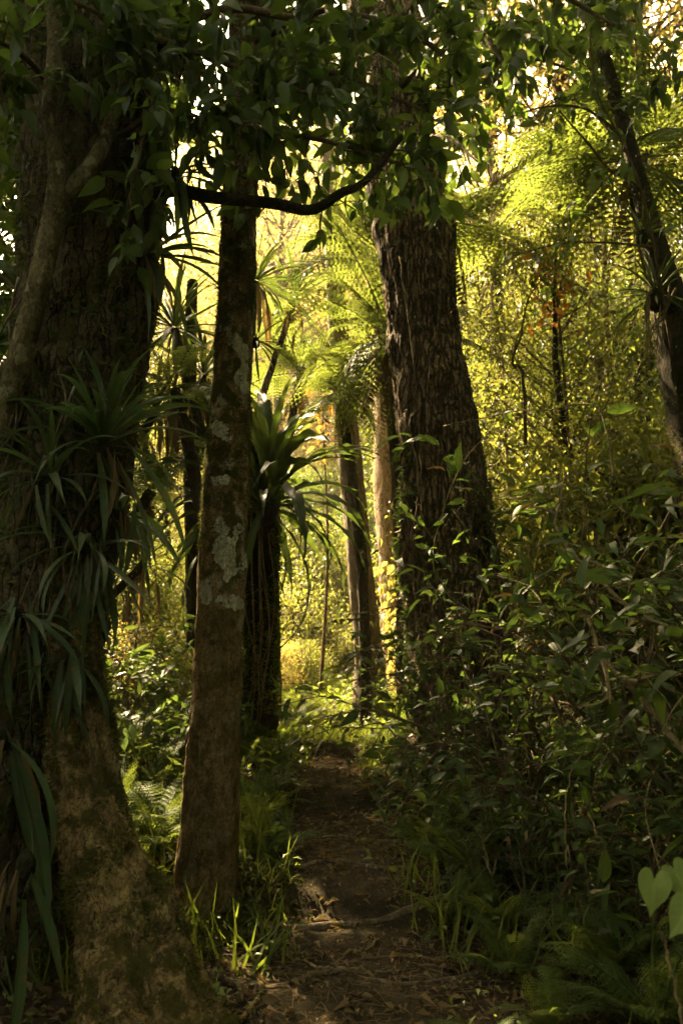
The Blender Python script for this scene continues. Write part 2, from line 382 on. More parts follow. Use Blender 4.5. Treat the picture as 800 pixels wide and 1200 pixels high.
def soilmat(name, c):
    m, n, l, b, out = newmat(name)
    tc = n.new('ShaderNodeTexCoord')
    n1 = n.new('ShaderNodeTexNoise'); n1.inputs['Scale'].default_value = 5; n1.inputs['Detail'].default_value = 10; n1.inputs['Roughness'].default_value = 0.7
    n2 = n.new('ShaderNodeTexNoise'); n2.inputs['Scale'].default_value = 45; n2.inputs['Detail'].default_value = 6; n2.inputs['Roughness'].default_value = 0.75
    for k in (n1, n2): l.new(tc.outputs['Object'], k.inputs['Vector'])
    mu = n.new('ShaderNodeMath'); mu.operation = 'MULTIPLY'; l.new(n1.outputs['Fac'], mu.inputs[0]); l.new(n2.outputs['Fac'], mu.inputs[1])
    r = ramp(n, [(0.12, tuple(x * .45 for x in c)), (0.25, c), (0.42, tuple(x * 2.1 for x in c))]); l.new(mu.outputs[0], r.inputs[0])
    l.new(r.outputs[0], b.inputs['Base Color']); b.inputs['Roughness'].default_value = 0.95; b.inputs['Specular IOR Level'].default_value = 0.1
    bp = n.new('ShaderNodeBump'); bp.inputs['Strength'].default_value = 1.0; bp.inputs['Distance'].default_value = 0.03
    l.new(n2.outputs['Fac'], bp.inputs['Height']); l.new(bp.outputs[0], b.inputs['Normal'])
    return m
MAT['soil'] = soilmat('soil', (0.055, 0.038, 0.020)); MAT['path'] = soilmat('path_soil', (0.05, 0.039, 0.02))

# ------------------------------------------------------------------ ground and path
def grid(xs, ys, zf):
    X, Y = np.meshgrid(xs, ys); Z = zf(X, Y)
    nx = len(xs); i = np.arange(len(ys) - 1)[:, None] * nx; j = np.arange(nx - 1)[None, :]
    F = np.stack([i + j, i + j + 1, i + nx + j + 1, i + nx + j], -1).reshape(-1, 4)
    return np.stack([X, Y, Z], -1).reshape(-1, 3), F
far = np.geomspace(8, 400, 26)
xs = np.concatenate([-far[::-1], np.linspace(-7.8, 7.8, 130), far]); ys = np.concatenate([-far[::-1], np.linspace(-7.7, 24, 230), np.geomspace(25, 420, 30)])
V, F = grid(xs, ys, lambda x, y: gz(x, y) - 0.05 * (1 - sstep(0.35, 0.75, np.abs(x - path_x(y)))))
tag(obj('ground', mk('ground', V, F), MAT['soil']), 'dark brown forest floor soil on both sides of the trail', 'ground', kind='structure')
yy = np.linspace(0.5, 10.9, 360); ww = np.linspace(-0.85, 0.85, 60)
WW, YY = np.meshgrid(ww, yy); XX = path_x(YY) + WW
edge = 0.38 + 0.2 * fbm(YY * 1.3, np.sign(WW) * 3.0, 0.5, 3)
ZZ = gz(XX, YY) + 0.025 * fbm(XX * 9, YY * 9, 2.0, 3) - 0.07 * sstep(0, 0.28, np.abs(WW) - edge) + 0.004
Fp = (np.arange(359)[:, None] * 60 + np.arange(59)[None, :]).ravel()
Fp = np.stack([Fp, Fp + 1, Fp + 61, Fp + 60], -1)
tag(obj('path', mk('path', np.stack([XX, YY, ZZ], -1).reshape(-1, 3), Fp), MAT['path']), 'narrow worn dirt trail climbing through the forest', 'path', kind='structure')

# ------------------------------------------------------------------ generic plant builders
def rough_disp(a_big=0.12, a_small=0.05, furrow=0.0, kf=9, seed=0.0, flare=None):
    def f(th, s, rad):
        c, sn = np.cos(th), np.sin(th)
        d = a_big * fbm(c * 1.1 + seed, sn * 1.1, s * 0.9, 3) * 2 + a_small * fbm(c * 4 + seed, sn * 4, s * 6, 4) * 2
        if furrow > 0:
            w = 0.5 * vnoise(c * 2, sn * 2, s * 2.0)
            rdg = 1 - np.abs(vnoise(c * kf + w, sn * kf + w, s * 2.6 + seed)) * 2.2
            d = d + furrow * np.clip(rdg, -1, 1)
        if flare is not None: d = d + flare(th, s)
        return d
    return f

def moss_on(V, Fn, parent, loc, n, size, thr, seed=0, zmin=None, name='moss', mat='moss'):
    """short tufts growing out of a trunk surface"""
    a, b, c = V[Fn[:, 0]], V[Fn[:, 1]], V[Fn[:, 2]]
    cr = np.cross(b - a, c - a); ar = np.linalg.norm(cr, axis=1); nn = norm(cr)
    mid = (a + b + c) / 3
    w = ar * (fbm(mid[:, 0] * 5 + seed, mid[:, 1] * 5, mid[:, 2] * 4, 4) > thr)
    if zmin is not None: w = w * (mid[:, 2] > zmin)
    if w.sum() <= 0: return
    idx = rng.choice(len(Fn), n, p=w / w.sum())
    r1, r2 = rng.random(n), rng.random(n); sw = r1 + r2 > 1; r1[sw], r2[sw] = 1 - r1[sw], 1 - r2[sw]
    P = a[idx] + (b[idx] - a[idx]) * r1[:, None] + (c[idx] - a[idx]) * r2[:, None]
    d = norm(nn[idx] + rng.normal(0, 0.6, (n, 3)) + np.array([0, 0, -0.25]))
    S = size * rng.uniform(0.5, 1.5, n)
    v, f, at_ = scatter(blade_low(0.28, 0.3), P - nn[idx] * 0.003 - loc, basis(d, nn[idx], rng.uniform(0, 6, n)), S, rng.random(n))
    tag(obj(name, mk(name, v, f, at_), MAT[mat], parent), kind='stuff')

def rosette_dirs(n, el0, el1, spread=2 * np.pi, az0=0.0):
    az = az0 + np.arange(n) * 2.39996 % (2 * np.pi) * (spread / (2 * np.pi)); el = np.linspace(el0, el1, n) + rng.normal(0, 0.22, n)
    return az + rng.normal(0, 0.28, n), el

def ribbon(L, w, rise, droop, rows=12, fold=0.35, twist=0.0, wav=0.0, basew=0.5, bump_seed=0):
    """strap leaf that leaves along +Y/+Z (angle rise) and bends down; returns V,F,lu"""
    t = np.linspace(0, 1, rows); ang = rise - droop * t ** 1.3
    st = L / (rows - 1)
    y = np.concatenate([[0], np.cumsum(np.cos(ang[:-1]) * st)]); z = np.concatenate([[0], np.cumsum(np.sin(ang[:-1]) * st)])
    hw = 0.5 * w * (basew + (1 - basew) * sstep(0, 0.35, t)) * (1 - sstep(0.55, 1.0, t) ** 1.2); hw[-1] = 0.001
    V = []; lu = []
    for k in range(rows):
        nrm = np.array([-math.sin(ang[k]), math.cos(ang[k])])    # (y,z) normal
        tw = twist * t[k]; wv = wav * w * math.sin(k * 1.9 + bump_seed)
        for sgn in (-1, 0, 1):
            off = abs(sgn) * hw[k] * fold + sgn * wv
            x = sgn * hw[k] * math.cos(tw); e = off + sgn * hw[k] * math.sin(tw)
            V.append((x, y[k] + nrm[0] * e, z[k] + nrm[1] * e)); lu.append(sgn)
    F = []
    for k in range(rows - 1):
        a = 3 * k; b = a + 3
        F += [(a, a + 1, b + 1), (a, b + 1, b), (a + 1, a + 2, b + 2), (a + 1, b + 2, b + 1)]
    return np.array(V), np.array(F), np.array(lu, float)

STRAP = {}
def strap_mesh(kind, k):
    key = (kind, k)
    if key not in STRAP:
        r = np.random.default_rng(hash(kind) % 97 * 0 + len(kind) * 31 + k)
        if kind == 'strap': t = ribbon(1, r.uniform(0.05, 0.075), 0.15, r.uniform(0.3, 1.6), 12, 0.45, r.uniform(-.8, .8))
        elif kind == 'hang': t = ribbon(1, r.uniform(0.045, 0.085), 0.1, r.uniform(0.0, 0.8), 12, 0.35, r.uniform(-1.8, 1.8), 0.04)
        elif kind == 'nest': t = ribbon(1, r.uniform(0.10, 0.14), 0.2, r.uniform(0.9, 1.9), 16, 0.25, r.uniform(-.4, .4), 0.09, 0.3, k)
        elif kind == 'spike': t = ribbon(1, r.uniform(0.05, 0.065), 0.0, r.uniform(0.2, 0.9), 8, 0.5, r.uniform(-.3, .3))
        elif kind == 'dead': t = ribbon(1, r.uniform(0.05, 0.08), 0.0, r.uniform(0.0, 0.4), 10, 0.6, r.uniform(-3, 3), 0.1)
        V, F, lu = t
        STRAP[key] = mk('leaf', V, F, {'lu': lu, 'tone': np.full(len(V), 0.35)})
    return STRAP[key]
STRAPM = {}
def strap_obj(kind, matkey, parent, p, d, L, up=(0, 0, 1.0), wid=1.0):
    k = int(rng.integers(0, 5)); key = (kind, k, matkey)
    if key not in STRAPM:
        me = strap_mesh(kind, k)
        if len(me.materials): me = me.copy(); me.materials.clear()
        me.materials.append(MAT[matkey]); STRAPM[key] = me
    Rm = basis(np.asarray(d, float)[None], up, rng.normal(0, 0.25, 1))[0]
    return obj('leaf', STRAPM[key], None, parent, M=M4(p, Rm, (L * wid, L, L)))

def epiphyte(name, label, cat, loc, n, L, face, kind='strap', mat='leaf_strap', el=(1.2, -0.3), spread=math.pi * 1.25, group=None, hang=0, core=0.06, hangspan=(0.25, 0.5), wid=1.0):
    """rosette of strap leaves on a trunk; face = azimuth it grows towards"""
    loc = np.asarray(loc, float)
    t = thing(name, label, cat, loc, group=group)
    az, e = rosette_dirs(n, el[0], el[1], spread, face - spread / 2)
    V, F = tube(spline([(0, 0, -core * 1.6), (0, 0, -core * .5), (0, 0, core)], 7), core * np.array([.3, .8, 1, 1.05, 1, .8, .3]), 10, rough_disp(0.3, 0.25))
    obj('root_ball', mk('root_ball', V, F), MAT['bark_fern'], t)
    for i in range(n):
        d = np.array([math.cos(az[i]) * math.cos(e[i]), math.sin(az[i]) * math.cos(e[i]), math.sin(e[i])])
        strap_obj(kind, mat, t, d * core * 0.6, d, L * rng.uniform(0.65, 1.1), wid=wid)
    for i in range(7 if mat == 'leaf_strap' else 0):                # withered skirt
        a = face + rng.uniform(-1.4, 1.4); o = strap_obj('dead', 'leaf_dead', t, np.array([math.cos(a), math.sin(a), -.6]) * core + rng.normal(0, .02, 3), np.array([math.cos(a) * .3, math.sin(a) * .3, -1.0]) + rng.normal(0, .15, 3), L * rng.uniform(.3, .7), up=(math.cos(a), math.sin(a), .2)); o.name = 'dead_leaf'
    for i in range(hang):
        a = face + rng.uniform(-1.3, 1.3)
        d = np.array([math.cos(a) * .35, math.sin(a) * .35, -1.0]) + rng.normal(0, .2, 3)
        strap_obj('hang', mat, t, np.array([math.cos(a), math.sin(a), -.5]) * core * .9 + rng.normal(0, .045, 3) * np.array([1, .3, 1.3]), d, L * rng.uniform(0.35, 1.2), up=(math.cos(a), math.sin(a), 0.3), wid=wid)
    return t

# fern fronds ------------------------------------------------------
def frond_geo(pairs=22, sub=8, w=0.26, droop=0.9, rise=0.25, bi=True, sag=0.25, rach=0.008, fl=0.27):
    t = np.linspace(0, 1, 28); ang = rise - droop * t ** 1.2; st = 1 / 27
    y = np.concatenate([[0], np.cumsum(np.cos(ang[:-1]) * st)]); z = np.concatenate([[0], np.cumsum(np.sin(ang[:-1]) * st)])
    P = np.stack([np.zeros(28), y, z], -1)
    parts = [tube(P[::3], rach * (1 - 0.85 * t[::3]), 4)]
    Vt, Ft = join(parts); lus = [np.zeros(len(Vt))]
    pos, rot, scl = [], [], []
    for i in range(pairs):
        f = 0.13 + 0.86 * (i + 0.5) / pairs
        p = np.array([0, np.interp(f, t, y), np.interp(f, t, z)]); a = np.interp(f, t, ang)
        fw = np.array([0, math.cos(a), math.sin(a)]); up = np.array([0, -math.sin(a), math.cos(a)])
        Lp = w * (np.sin(np.pi * min(1, 0.22 + f * 0.80)) ** 0.8) * (0.9 + 0.2 * rng.random()) + 0.012
        for sg in (-1, 1):
            d = norm(np.array([sg, 0, 0]) + fw * (0.25 + 0.35 * f) - up * (sag + rng.normal(0, .06)))
            if not bi:
                pos.append(p); rot.append(basis(d[None], up)[0]); scl.append((Lp * 1.0, Lp, Lp)); continue
            ns = max(3, int(sub * Lp / w))
            for k in range(ns):
                g = (k + 0.6) / ns; q = p + d * Lp * g - up * sag * .3 * Lp * g * g
                pl = Lp * fl * (1 - g) ** 0.7 + 0.006
                for s2 in (-1, 1):
                    side = np.cross(up, d) * s2
                    dd = norm(side + d * 0.5 - up * 0.15)
                    pos.append(q); rot.append(basis(dd[None], up)[0]); scl.append((pl * 1.0, pl, pl))
            # pinna midrib
            pos.append(p); rot.append(basis(d[None], up)[0]); scl.append((Lp * 0.05, Lp, Lp))
    tp = (np.array([(0, 0, 0), (-.16, .45, .03), (.16, .45, .03), (0, 1, -.06)]), np.array([(0, 3, 1), (0, 2, 3)]), np.array([0, -1, 1, 0.]))
    if bi: tp = (np.array([(0, 0, 0), (-.25, .42, .02), (.25, .42, .02), (0, 1, -.05)]), np.array([(0, 3, 1), (0, 2, 3)]), np.array([0.5, -1, 1, 0.5]))
    V, F, A = scatter(tp, np.array(pos), np.array(rot), np.array(scl), rng.uniform(.25, .5, len(pos)))
    Vj, Fj = join([(Vt, Ft), (V, F)])
    return mk('frond', Vj, Fj, {'lu': np.concatenate([np.ones(len(Vt)), A['lu']]), 'tone': np.concatenate([np.full(len(Vt), .3), A['tone']])})
FROND = {}
def frond(kind):
    if kind not in FROND:
        if kind == 'tree': L = [frond_geo(17, 8, 0.25, d, 0.35, True, .2, fl=.25) for d in (0.8, 1.2, 1.6)]
        elif kind == 'ground': L = [frond_geo(18, 7, 0.22, d, 0.3, True, .12) for d in (0.7, 1.1, 1.5)]
        elif kind == 'comb': L = [frond_geo(26, 0, 0.16, d, 0.3, False, .15) for d in (0.6, 1.0, 1.4)]
        elif kind == 'far': L = [frond_geo(16, 0, 0.24, d, 0.35, False, .2) for d in (0.8, 1.3)]
        elif kind == 'dead': L = [frond_geo(20, 0, 0.10, d, 0.0, False, .8) for d in (0.2, 0.5)]
        for me in L: me.materials.append(MAT['leaf_dead' if kind == 'dead' else 'frond'])
        FROND[kind] = L
    return FROND[kind]
def add_frond(kind, parent, p, az, el, L):
    ms = frond(kind); me = ms[int(rng.integers(0, len(ms)))]
    d = np.array([math.cos(az) * math.cos(el), math.sin(az) * math.cos(el), math.sin(el)])
    return obj('frond', me, None, parent, M=M4(p, basis(d[None], (0, 0, 1.), rng.normal(0, .25, 1))[0], L * rng.uniform(.85, 1.15)))

def ground_fern(label, x, y, L, n=9, kind='ground', group=None, face=None, spread=2 * math.pi, dz=0.0):
    t = thing('fern', label, 'fern', (x, y, float(gz(x, y)) + dz), group=group)
    az, e = rosette_dirs(n, 1.15, 0.25, spread, (face if face is not None else rng.uniform(0, 6)) - spread / 2)
    for i in range(n): add_frond(kind, t, (0, 0, 0.01), az[i], e[i], L)
    return t

def tree_fern(label, base, top, rad, n, L, dead=8, group=None, kind='tree', el=(1.0, -0.15)):
    base, top = np.asarray(base, float), np.asarray(top, float)
    t = thing('tree_fern', label, 'tree fern', base, group=group)
    P = spline([base * 0, (top - base) * np.array([.15, .3, .5]), top - base], 40)
    V, F = tube(P, rad * np.linspace(1.3, 0.8, 40), 16, rough_disp(.12, .3, .12, 7)); obj('trunk', mk('trunk', V, F), MAT['bark_fern'], t)
    az, e = rosette_dirs(n, el[0], el[1], 2 * math.pi, rng.uniform(0, 6))
    for i in range(n): add_frond(kind, t, (top - base) + np.array([0, 0, .02]), az[i], e[i], L)
    for i in range(dead): 
        f = add_frond('dead', t, (top - base) - np.array([0, 0, .08]), rng.uniform(0, 6.3), rng.uniform(-1.45, -1.0), L * rng.uniform(.5, .8)); f.name = 'dead_frond'
    return t

# branches ---------------------------------------------------------
def wander(p, d, L, n=8, bend=0.25, grav=-0.05):
    pts = [np.asarray(p, float)]; d = norm(d); st = L / (n - 1)
    for i in range(n - 1):
        d = norm(d + rng.normal(0, bend, 3) * 0.5 + np.array([0, 0, grav])); pts.append(pts[-1] + d * st)
    return np.array(pts)

def grow(p, d, L, r, levels, kids=4, bend=0.3, grav=-0.04, out=None, tips=None, lvl=0):
    if out is None: out, tips = [], []
    P = wander(p, d, L, 9, bend, grav); out.append((P, np.linspace(r, r * 0.4, len(P)), max(4, 8 - 2 * lvl)))
    if lvl >= levels - 1:
        for f in np.linspace(0.15, 1, 7):
            i = min(len(P) - 2, int(f * (len(P) - 1))); tips.append((P[i] + (P[i + 1] - P[i]) * rng.random(), norm(P[i + 1] - P[i])))
    if lvl < levels:
        pass
    if lvl < levels - 1:
        for k in range(kids):
            f = 0.25 + 0.75 * (k + rng.random()) / kids; i = min(len(P) - 2, int(f * (len(P) - 1)))
            t = norm(P[i + 1] - P[i]); dd = norm(t * 0.7 + norm(rng.normal(0, 1, 3)) * 0.8)
            grow(P[i], dd, L * rng.uniform(.4, .65), r * 0.5, levels, kids, bend, grav, out, tips, lvl + 1)
    return out, tips

def tubes(list_): return join([tube(P, rr, n) for P, rr, n in list_])

LEAFM = {}
def leaf_set(key, mat, tpls):
    LEAFM[key] = []
    for V, F, lu in tpls:
        me = mk('leaf', V, F, {'lu': lu, 'tone': np.full(len(V), .35)}); me.materials.append(MAT[mat]); LEAFM[key].append(me)
leaf_set('canopy', 'leaf_canopy', [leaf_tpl(.42, 6, .3, .3), leaf_tpl(.38, 6, .1, .45), leaf_tpl(.46, 6, .4, .15), leaf_tpl(.36, 6, .2, .6, wav=.02)])
leaf_set('shrub', 'leaf_shrub', [leaf_tpl(.30, 7, .3, .35), leaf_tpl(.26, 7, .15, .5, wav=.015), leaf_tpl(.34, 7, .4, .2), leaf_tpl(.28, 7, .1, .7)])
leaf_set('withered', 'leaf_dead', [leaf_tpl(.3, 7, .6, .9, wav=.03), leaf_tpl(.24, 7, .8, .6, wav=.04)])
leaf_set('small', 'leaf_shrub', [leaf_tpl(.36, 6, .3, .2), leaf_tpl(.42, 6, .2, .3)])
def leaf_obj(key, parent, p, d, L, up=(0, 0, 1.), roll=0.5):
    ms = LEAFM[key]; me = ms[int(rng.integers(0, len(ms)))]
    Rm = basis(norm(np.asarray(d, float))[None], up, rng.normal(0, roll, 1))[0]
    return obj('leaf', me, None, parent, M=M4(p, Rm, L))

# ------------------------------------------------------------------ the old tree at the left
def trunk_from_px(spec, n, nseg, disp, base_y_to_ground=True):
    """spec rows: (px, py, half width in px, distance)"""
    P = np.array([at(a, b, y) for a, b, _, y in spec]); r = np.array([hw / FPX * np.linalg.norm(p - CAM) for (a, b, hw, y), p in zip(spec, P)])
    S = spline(np.column_stack([P, r]), n)
    V, F = tube(S[:, :3], np.abs(S[:, 3]), nseg, disp)
    return V, F, S

def px_line(pts, n=40): return spline(np.array([at(*p) for p in pts]), n)

def base_of(S, low=True):
    i = int(np.argmin(S[:, 2])); return np.array([S[i, 0], S[i, 1], float(gz(S[i, 0], S[i, 1]))])

OLD = [(-20, 1300, 100, 4.6), (-10, 1130, 88, 4.65), (10, 960, 80, 4.68), (38, 800, 72, 4.72), (60, 640, 72, 4.75), (85, 480, 71, 4.8), (98, 330, 69, 4.85), (104, 160, 67, 4.9), (106, -20, 63, 5.0), (100, -260, 58, 5.2), (90, -560, 48, 5.5)]
V, F, S = trunk_from_px(OLD, 320, 130, rough_disp(0.14, 0.08, 0.055, 3.6, 2.0))
old_base = np.array([S[0, 0], S[0, 1], float(gz(S[0, 0], S[0, 1]))])
old = thing('old_tree', 'massive dark mossy trunk with a flaring root, filling the left edge', 'tree', old_base)
obj('trunk', mk('trunk', V - old_base, F), MAT['bark_old'], old)
moss_on(V, F, old, old_base, 24000, 0.032, -0.02, 3)
moss_on(V, F, old, old_base, 5200, 0.06, 0.02, 21, name='creeper', mat='leaf_shrub')
for k in range(9):
    x0 = rng.uniform(0, 130); y0 = rng.uniform(250, 560); L0 = rng.uniform(120, 380); c0 = lambda q: x0 - (q * L0) * .16 + 14 * math.sin(q * 5 + k)
    P = px_line([(c0(q), y0 + q * L0, 4.36 - .05 * q) for q in (0, .2, .4, .6, .8, 1.0)], 40); v, f = tube(P, np.linspace(.009, .005, 40), 6, rough_disp(.2, .2)); obj('vine', mk('vine', v - old_base, f), MAT['bark_thin'], old)
ROOT = [(70, 640, 34, 4.62), (92, 780, 27, 4.5), (98, 870, 32, 4.42), (112, 960, 36, 4.3), (140, 1060, 47, 4.15), (165, 1160, 62, 3.95), (182, 1260, 80, 3.75), (196, 1400, 95, 3.5)]
V, F, S = trunk_from_px(ROOT, 220, 110, rough_disp(0.2, 0.15, 0.16, 2.6, 7.0))
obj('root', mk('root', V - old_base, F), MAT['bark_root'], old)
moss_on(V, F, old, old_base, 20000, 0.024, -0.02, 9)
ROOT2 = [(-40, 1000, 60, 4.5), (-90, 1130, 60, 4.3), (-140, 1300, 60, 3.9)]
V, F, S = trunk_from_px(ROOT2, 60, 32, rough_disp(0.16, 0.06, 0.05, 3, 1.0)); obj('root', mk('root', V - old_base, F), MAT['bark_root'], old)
limb_l = [(0, 520, 14, 4.4), (18, 440, 13, 4.35), (42, 350, 12, 4.3), (60, 270, 11.5, 4.28), (70, 215, 12, 4.28)]
V1, F1, _ = trunk_from_px(limb_l + [(64, 170, 8, 4.28), (58, 120, 8, 4.3), (66, 60, 8, 4.4), (60, -60, 7, 4.4)], 110, 24, rough_disp(.1, .08, .04, 3, 5.))
V2, F2, _ = trunk_from_px([(68, 232, 8, 4.28), (92, 212, 8.5, 4.28), (112, 185, 8, 4.34), (128, 150, 7, 4.45), (142, 90, 8, 4.5), (170, 10, 7, 4.5)], 60, 20, rough_disp(.1, .08, .04, 3, 8.))
for v, f in ((V1, F1), (V2, F2)):
    o = obj('limb', mk('limb', v - old_base, f), MAT['bark_limb'], old); o['label'] = 'pale mossy forked limb in front of the trunk'
    moss_on(v, f, old, old_base, 2500, 0.012, -0.05, 4)

def branch(parent, base, pts, r0, r1, mat='twig', n=40, name='branch', nseg=8):
    P = px_line(pts, n); V, F = tube(P, np.linspace(r0, r1, n), nseg, rough_disp(.15, .12, 0, 3, rng.random() * 9))
    return obj(name, mk(name, V - base, F), MAT[mat], parent), P

def leafy(parent_branch, base, P, count, L, side=0.35, key='canopy', up=(0, 0, 1.), kids=10, store=None, limit=None, hang=-0.35, f0=0.1):
    """side twigs (one joined part) with leaves along a branch; the leaves are objects up to limit, the rest go to store"""
    tw = []; sites = []
    for k in range(kids):
        i = int((f0 + (1 - f0) * (k + rng.random()) / kids) * (len(P) - 2)); t = norm(P[i + 1] - P[i])
        d = norm(t * .5 + norm(rng.normal(0, 1, 3)) * .9 + np.array([0, 0, .1])); o_, tp = grow(P[i], d, side * rng.uniform(.6, 1.3), 0.005, 2, 3, .3, -.05)
        tw += o_; sites += tp
        sites += [(o_[0][0][j], norm(o_[0][0][j + 1] - o_[0][0][j])) for j in range(2, 8)]
    V, F = tubes(tw); obj('twig', mk('twig', V - base, F), MAT['twig'], parent_branch)['kind'] = 'stuff'
    left = []
    for k in range(count):
        p, t = sites[int(rng.integers(0, len(sites)))]
        d = norm(t * .5 + norm(rng.normal(0, 1, 3)) * .8 + np.array([0, 0, hang])); p = p + rng.normal(0, .025, 3); l = L * rng.uniform(.6, 1.25)
        if limit is None or limit[0] > 0:
            leaf_obj(key, parent_branch, p - base, d, l, up, .7)
            if limit is not None: limit[0] -= 1
        else: left.append((p - base, d, l))
    if store is not None: store += left

def leaf_mass(name, parent, lst, mat, tpl=None):
    if not lst: return
    P = np.array([a for a, _, _ in lst]); D = np.array([b for _, b, _ in lst]); L = np.array([c for _, _, c in lst])
    v, f, A = scatter(tpl or leaf_tpl(.42, 5, .3, .35), P, basis(D, (0, 0, 1.), rng.normal(0, .7, len(P))), L)
    return tag(obj(name, mk(name, v, f, A), MAT[mat], parent), kind='stuff')

lim = [300]; rest = []
b1, P1 = branch(old, old_base, [(120, 330, 4.75), (160, 250, 4.65), (190, 222, 4.6), (250, 231, 4.6), (320, 238, 4.6), (365, 246, 4.6), (400, 226, 4.6), (428, 212, 4.62), (470, 160, 4.65)], 0.045, 0.016, 'bark_fern')
leafy(b1, old_base, P1, 30, .12, .3, kids=6, store=rest, limit=lim, f0=.45)
for pts, r, cnt, kids in [
    ([(150, 120, 4.9), (200, 40, 4.7), (270, 10, 4.5), (340, 20, 4.4), (380, 12, 4.35)], .035, 190, 13),
    ([(130, 30, 4.9), (230, 60, 4.5), (300, 90, 4.4), (360, 110, 4.3)], .025, 240, 13),
    ([(60, 100, 4.4), (20, 60, 4.1), (-30, 40, 3.9)], .02, 130, 9),
    ([(150, 60, 4.5), (120, 20, 4.1), (60, -10, 3.9)], .02, 170, 10),
    ([(140, 160, 4.6), (190, 130, 4.4), (240, 140, 4.3), (290, 165, 4.3)], .018, 190, 10),
    ([(160, 30, 4.6), (180, 100, 4.3), (165, 180, 4.25), (150, 240, 4.3)], .015, 110, 8),
    ([(80, 200, 5.3), (30, 170, 5.8), (-30, 160, 6.2)], .03, 240, 12), ([(90, 60, 5.4), (40, 20, 6.0), (-20, 0, 6.4)], .03, 240, 12), ([(60, 380, 5.2), (10, 330, 5.8), (-40, 290, 6.2)], .02, 200, 10),
    ([(130, 80, 5.4), (190, 30, 6.0), (230, -20, 6.5)], .02, 220, 10), ([(110, -60, 5.4), (60, -110, 6.0), (180, -160, 7.0)], .03, 300, 12)]:
    bb, PP = branch(old, old_base, pts, r, r * .4); leafy(bb, old_base, PP, cnt, .145, .34, kids=kids, store=rest, limit=lim)
leaf_mass('foliage', old, rest, 'leaf_canopy', leaf_tpl(.42, 6, .3, .35))

# ------------------------------------------------------------------ the slender leaning tree
SL = [(236, 1130, 41.4, 5.1), (240, 1060, 34.2, 5.25), (246, 960, 31.5, 5.28), (251, 860, 28.8, 5.3), (256, 760, 27.0, 5.32), (259, 660, 26.1, 5.35), (265, 560, 25.2, 5.4), (271, 460, 22.5, 5.45), (277, 360, 19.8, 5.5), (281, 260, 18.9, 5.6), (285, 120, 17.1, 5.7), (289, -40, 15.3, 5.9), (292, -300, 11.7, 6.2)]
V, F, S = trunk_from_px(SL, 620, 110, rough_disp(0.09, 0.085, 0.03, 3, 4.0, flare=lambda th, s: 0.16 * np.exp(-s * 2.2) * np.cos(3 * th + .5)))
sl_base = np.array([S[12, 0], S[12, 1], float(gz(S[12, 0], S[12, 1])) - .02])
sl = thing('slender_tree', 'slender leaning trunk with olive moss and pale lichen patches beside the trail', 'tree', sl_base)
obj('trunk', mk('trunk', V - sl_base, F), MAT['bark_slender'], sl)
MAT['lichen'] = barkmat('lichen', (0.26, 0.22, 0.14), (0.70, 0.62, 0.46), moss_amt=0.34, scale=2.5, bump=0.5)
_c = (V[F[:, 0]] + V[F[:, 1]] + V[F[:, 2]]) / 3; _n3 = norm(np.cross(V[F[:, 1]] - V[F[:, 0]], V[F[:, 2]] - V[F[:, 0]])); _px, _py, _ = to_px(_c)
_vn = np.zeros_like(V); [np.add.at(_vn, F[:, q], _n3) for q in range(3)]; _vn = norm(_vn)
for (a, b_, ra, rb) in [(269, 645, 17, 32), (258, 618, 8, 9), (272, 705, 14, 10), (242, 696, 7, 15), (261, 561, 13, 6), (259, 506, 10, 9), (285, 434, 7, 24), (277, 402, 6, 8)]:
    dd = np.hypot((_px - a) / ra, (_py - b_) / rb) + 1.0 * fbm(_px * .09, _py * .07, a, 4); k = (dd < 1) & (_n3[:, 1] < .1)
    if k.sum() < 4: continue
    Fk = F[k]; lab = np.arange(len(V))
    for _ in range(60):                                           # keep the one largest connected crust
        mn = lab[Fk].min(1); new = lab.copy(); [np.minimum.at(new, Fk[:, q], mn) for q in range(3)]
        if (new == lab).all(): break
        lab = new
    w_ = np.bincount(lab[Fk[:, 0]]); Fk = Fk[lab[Fk[:, 0]] == w_.argmax()]
    if len(Fk) < 6: continue
    ids, inv = np.unique(Fk, return_inverse=True); obj('lichen', mk('lichen', V[ids] + _vn[ids] * .0035 - sl_base, inv.reshape(-1, 3)), MAT['lichen'], sl)
moss_on(V, F, sl, sl_base, 22000, 0.019, -0.03, 5, zmin=at(256, 705, 5.3)[2])
moss_on(V, F, sl, sl_base, 5000, 0.014, 0.08, 6)
for (px, py, r) in ((243, 739, .021), (248, 753, .016)):                      # bracket fungus and knob on the bark
    p = at(px, py, 5.16); V, F = tube(spline([p + (0, .06, 0), p, p - (0, .015, 0)], 6), r * np.array([1, 1.05, 1.05, 1, .8, .3]), 12, rough_disp(.2, .05)); obj('bracket_fungus', mk('bracket_fungus', V - sl_base, F), MAT['bark_root'], sl)
lim = [300]; rest = []
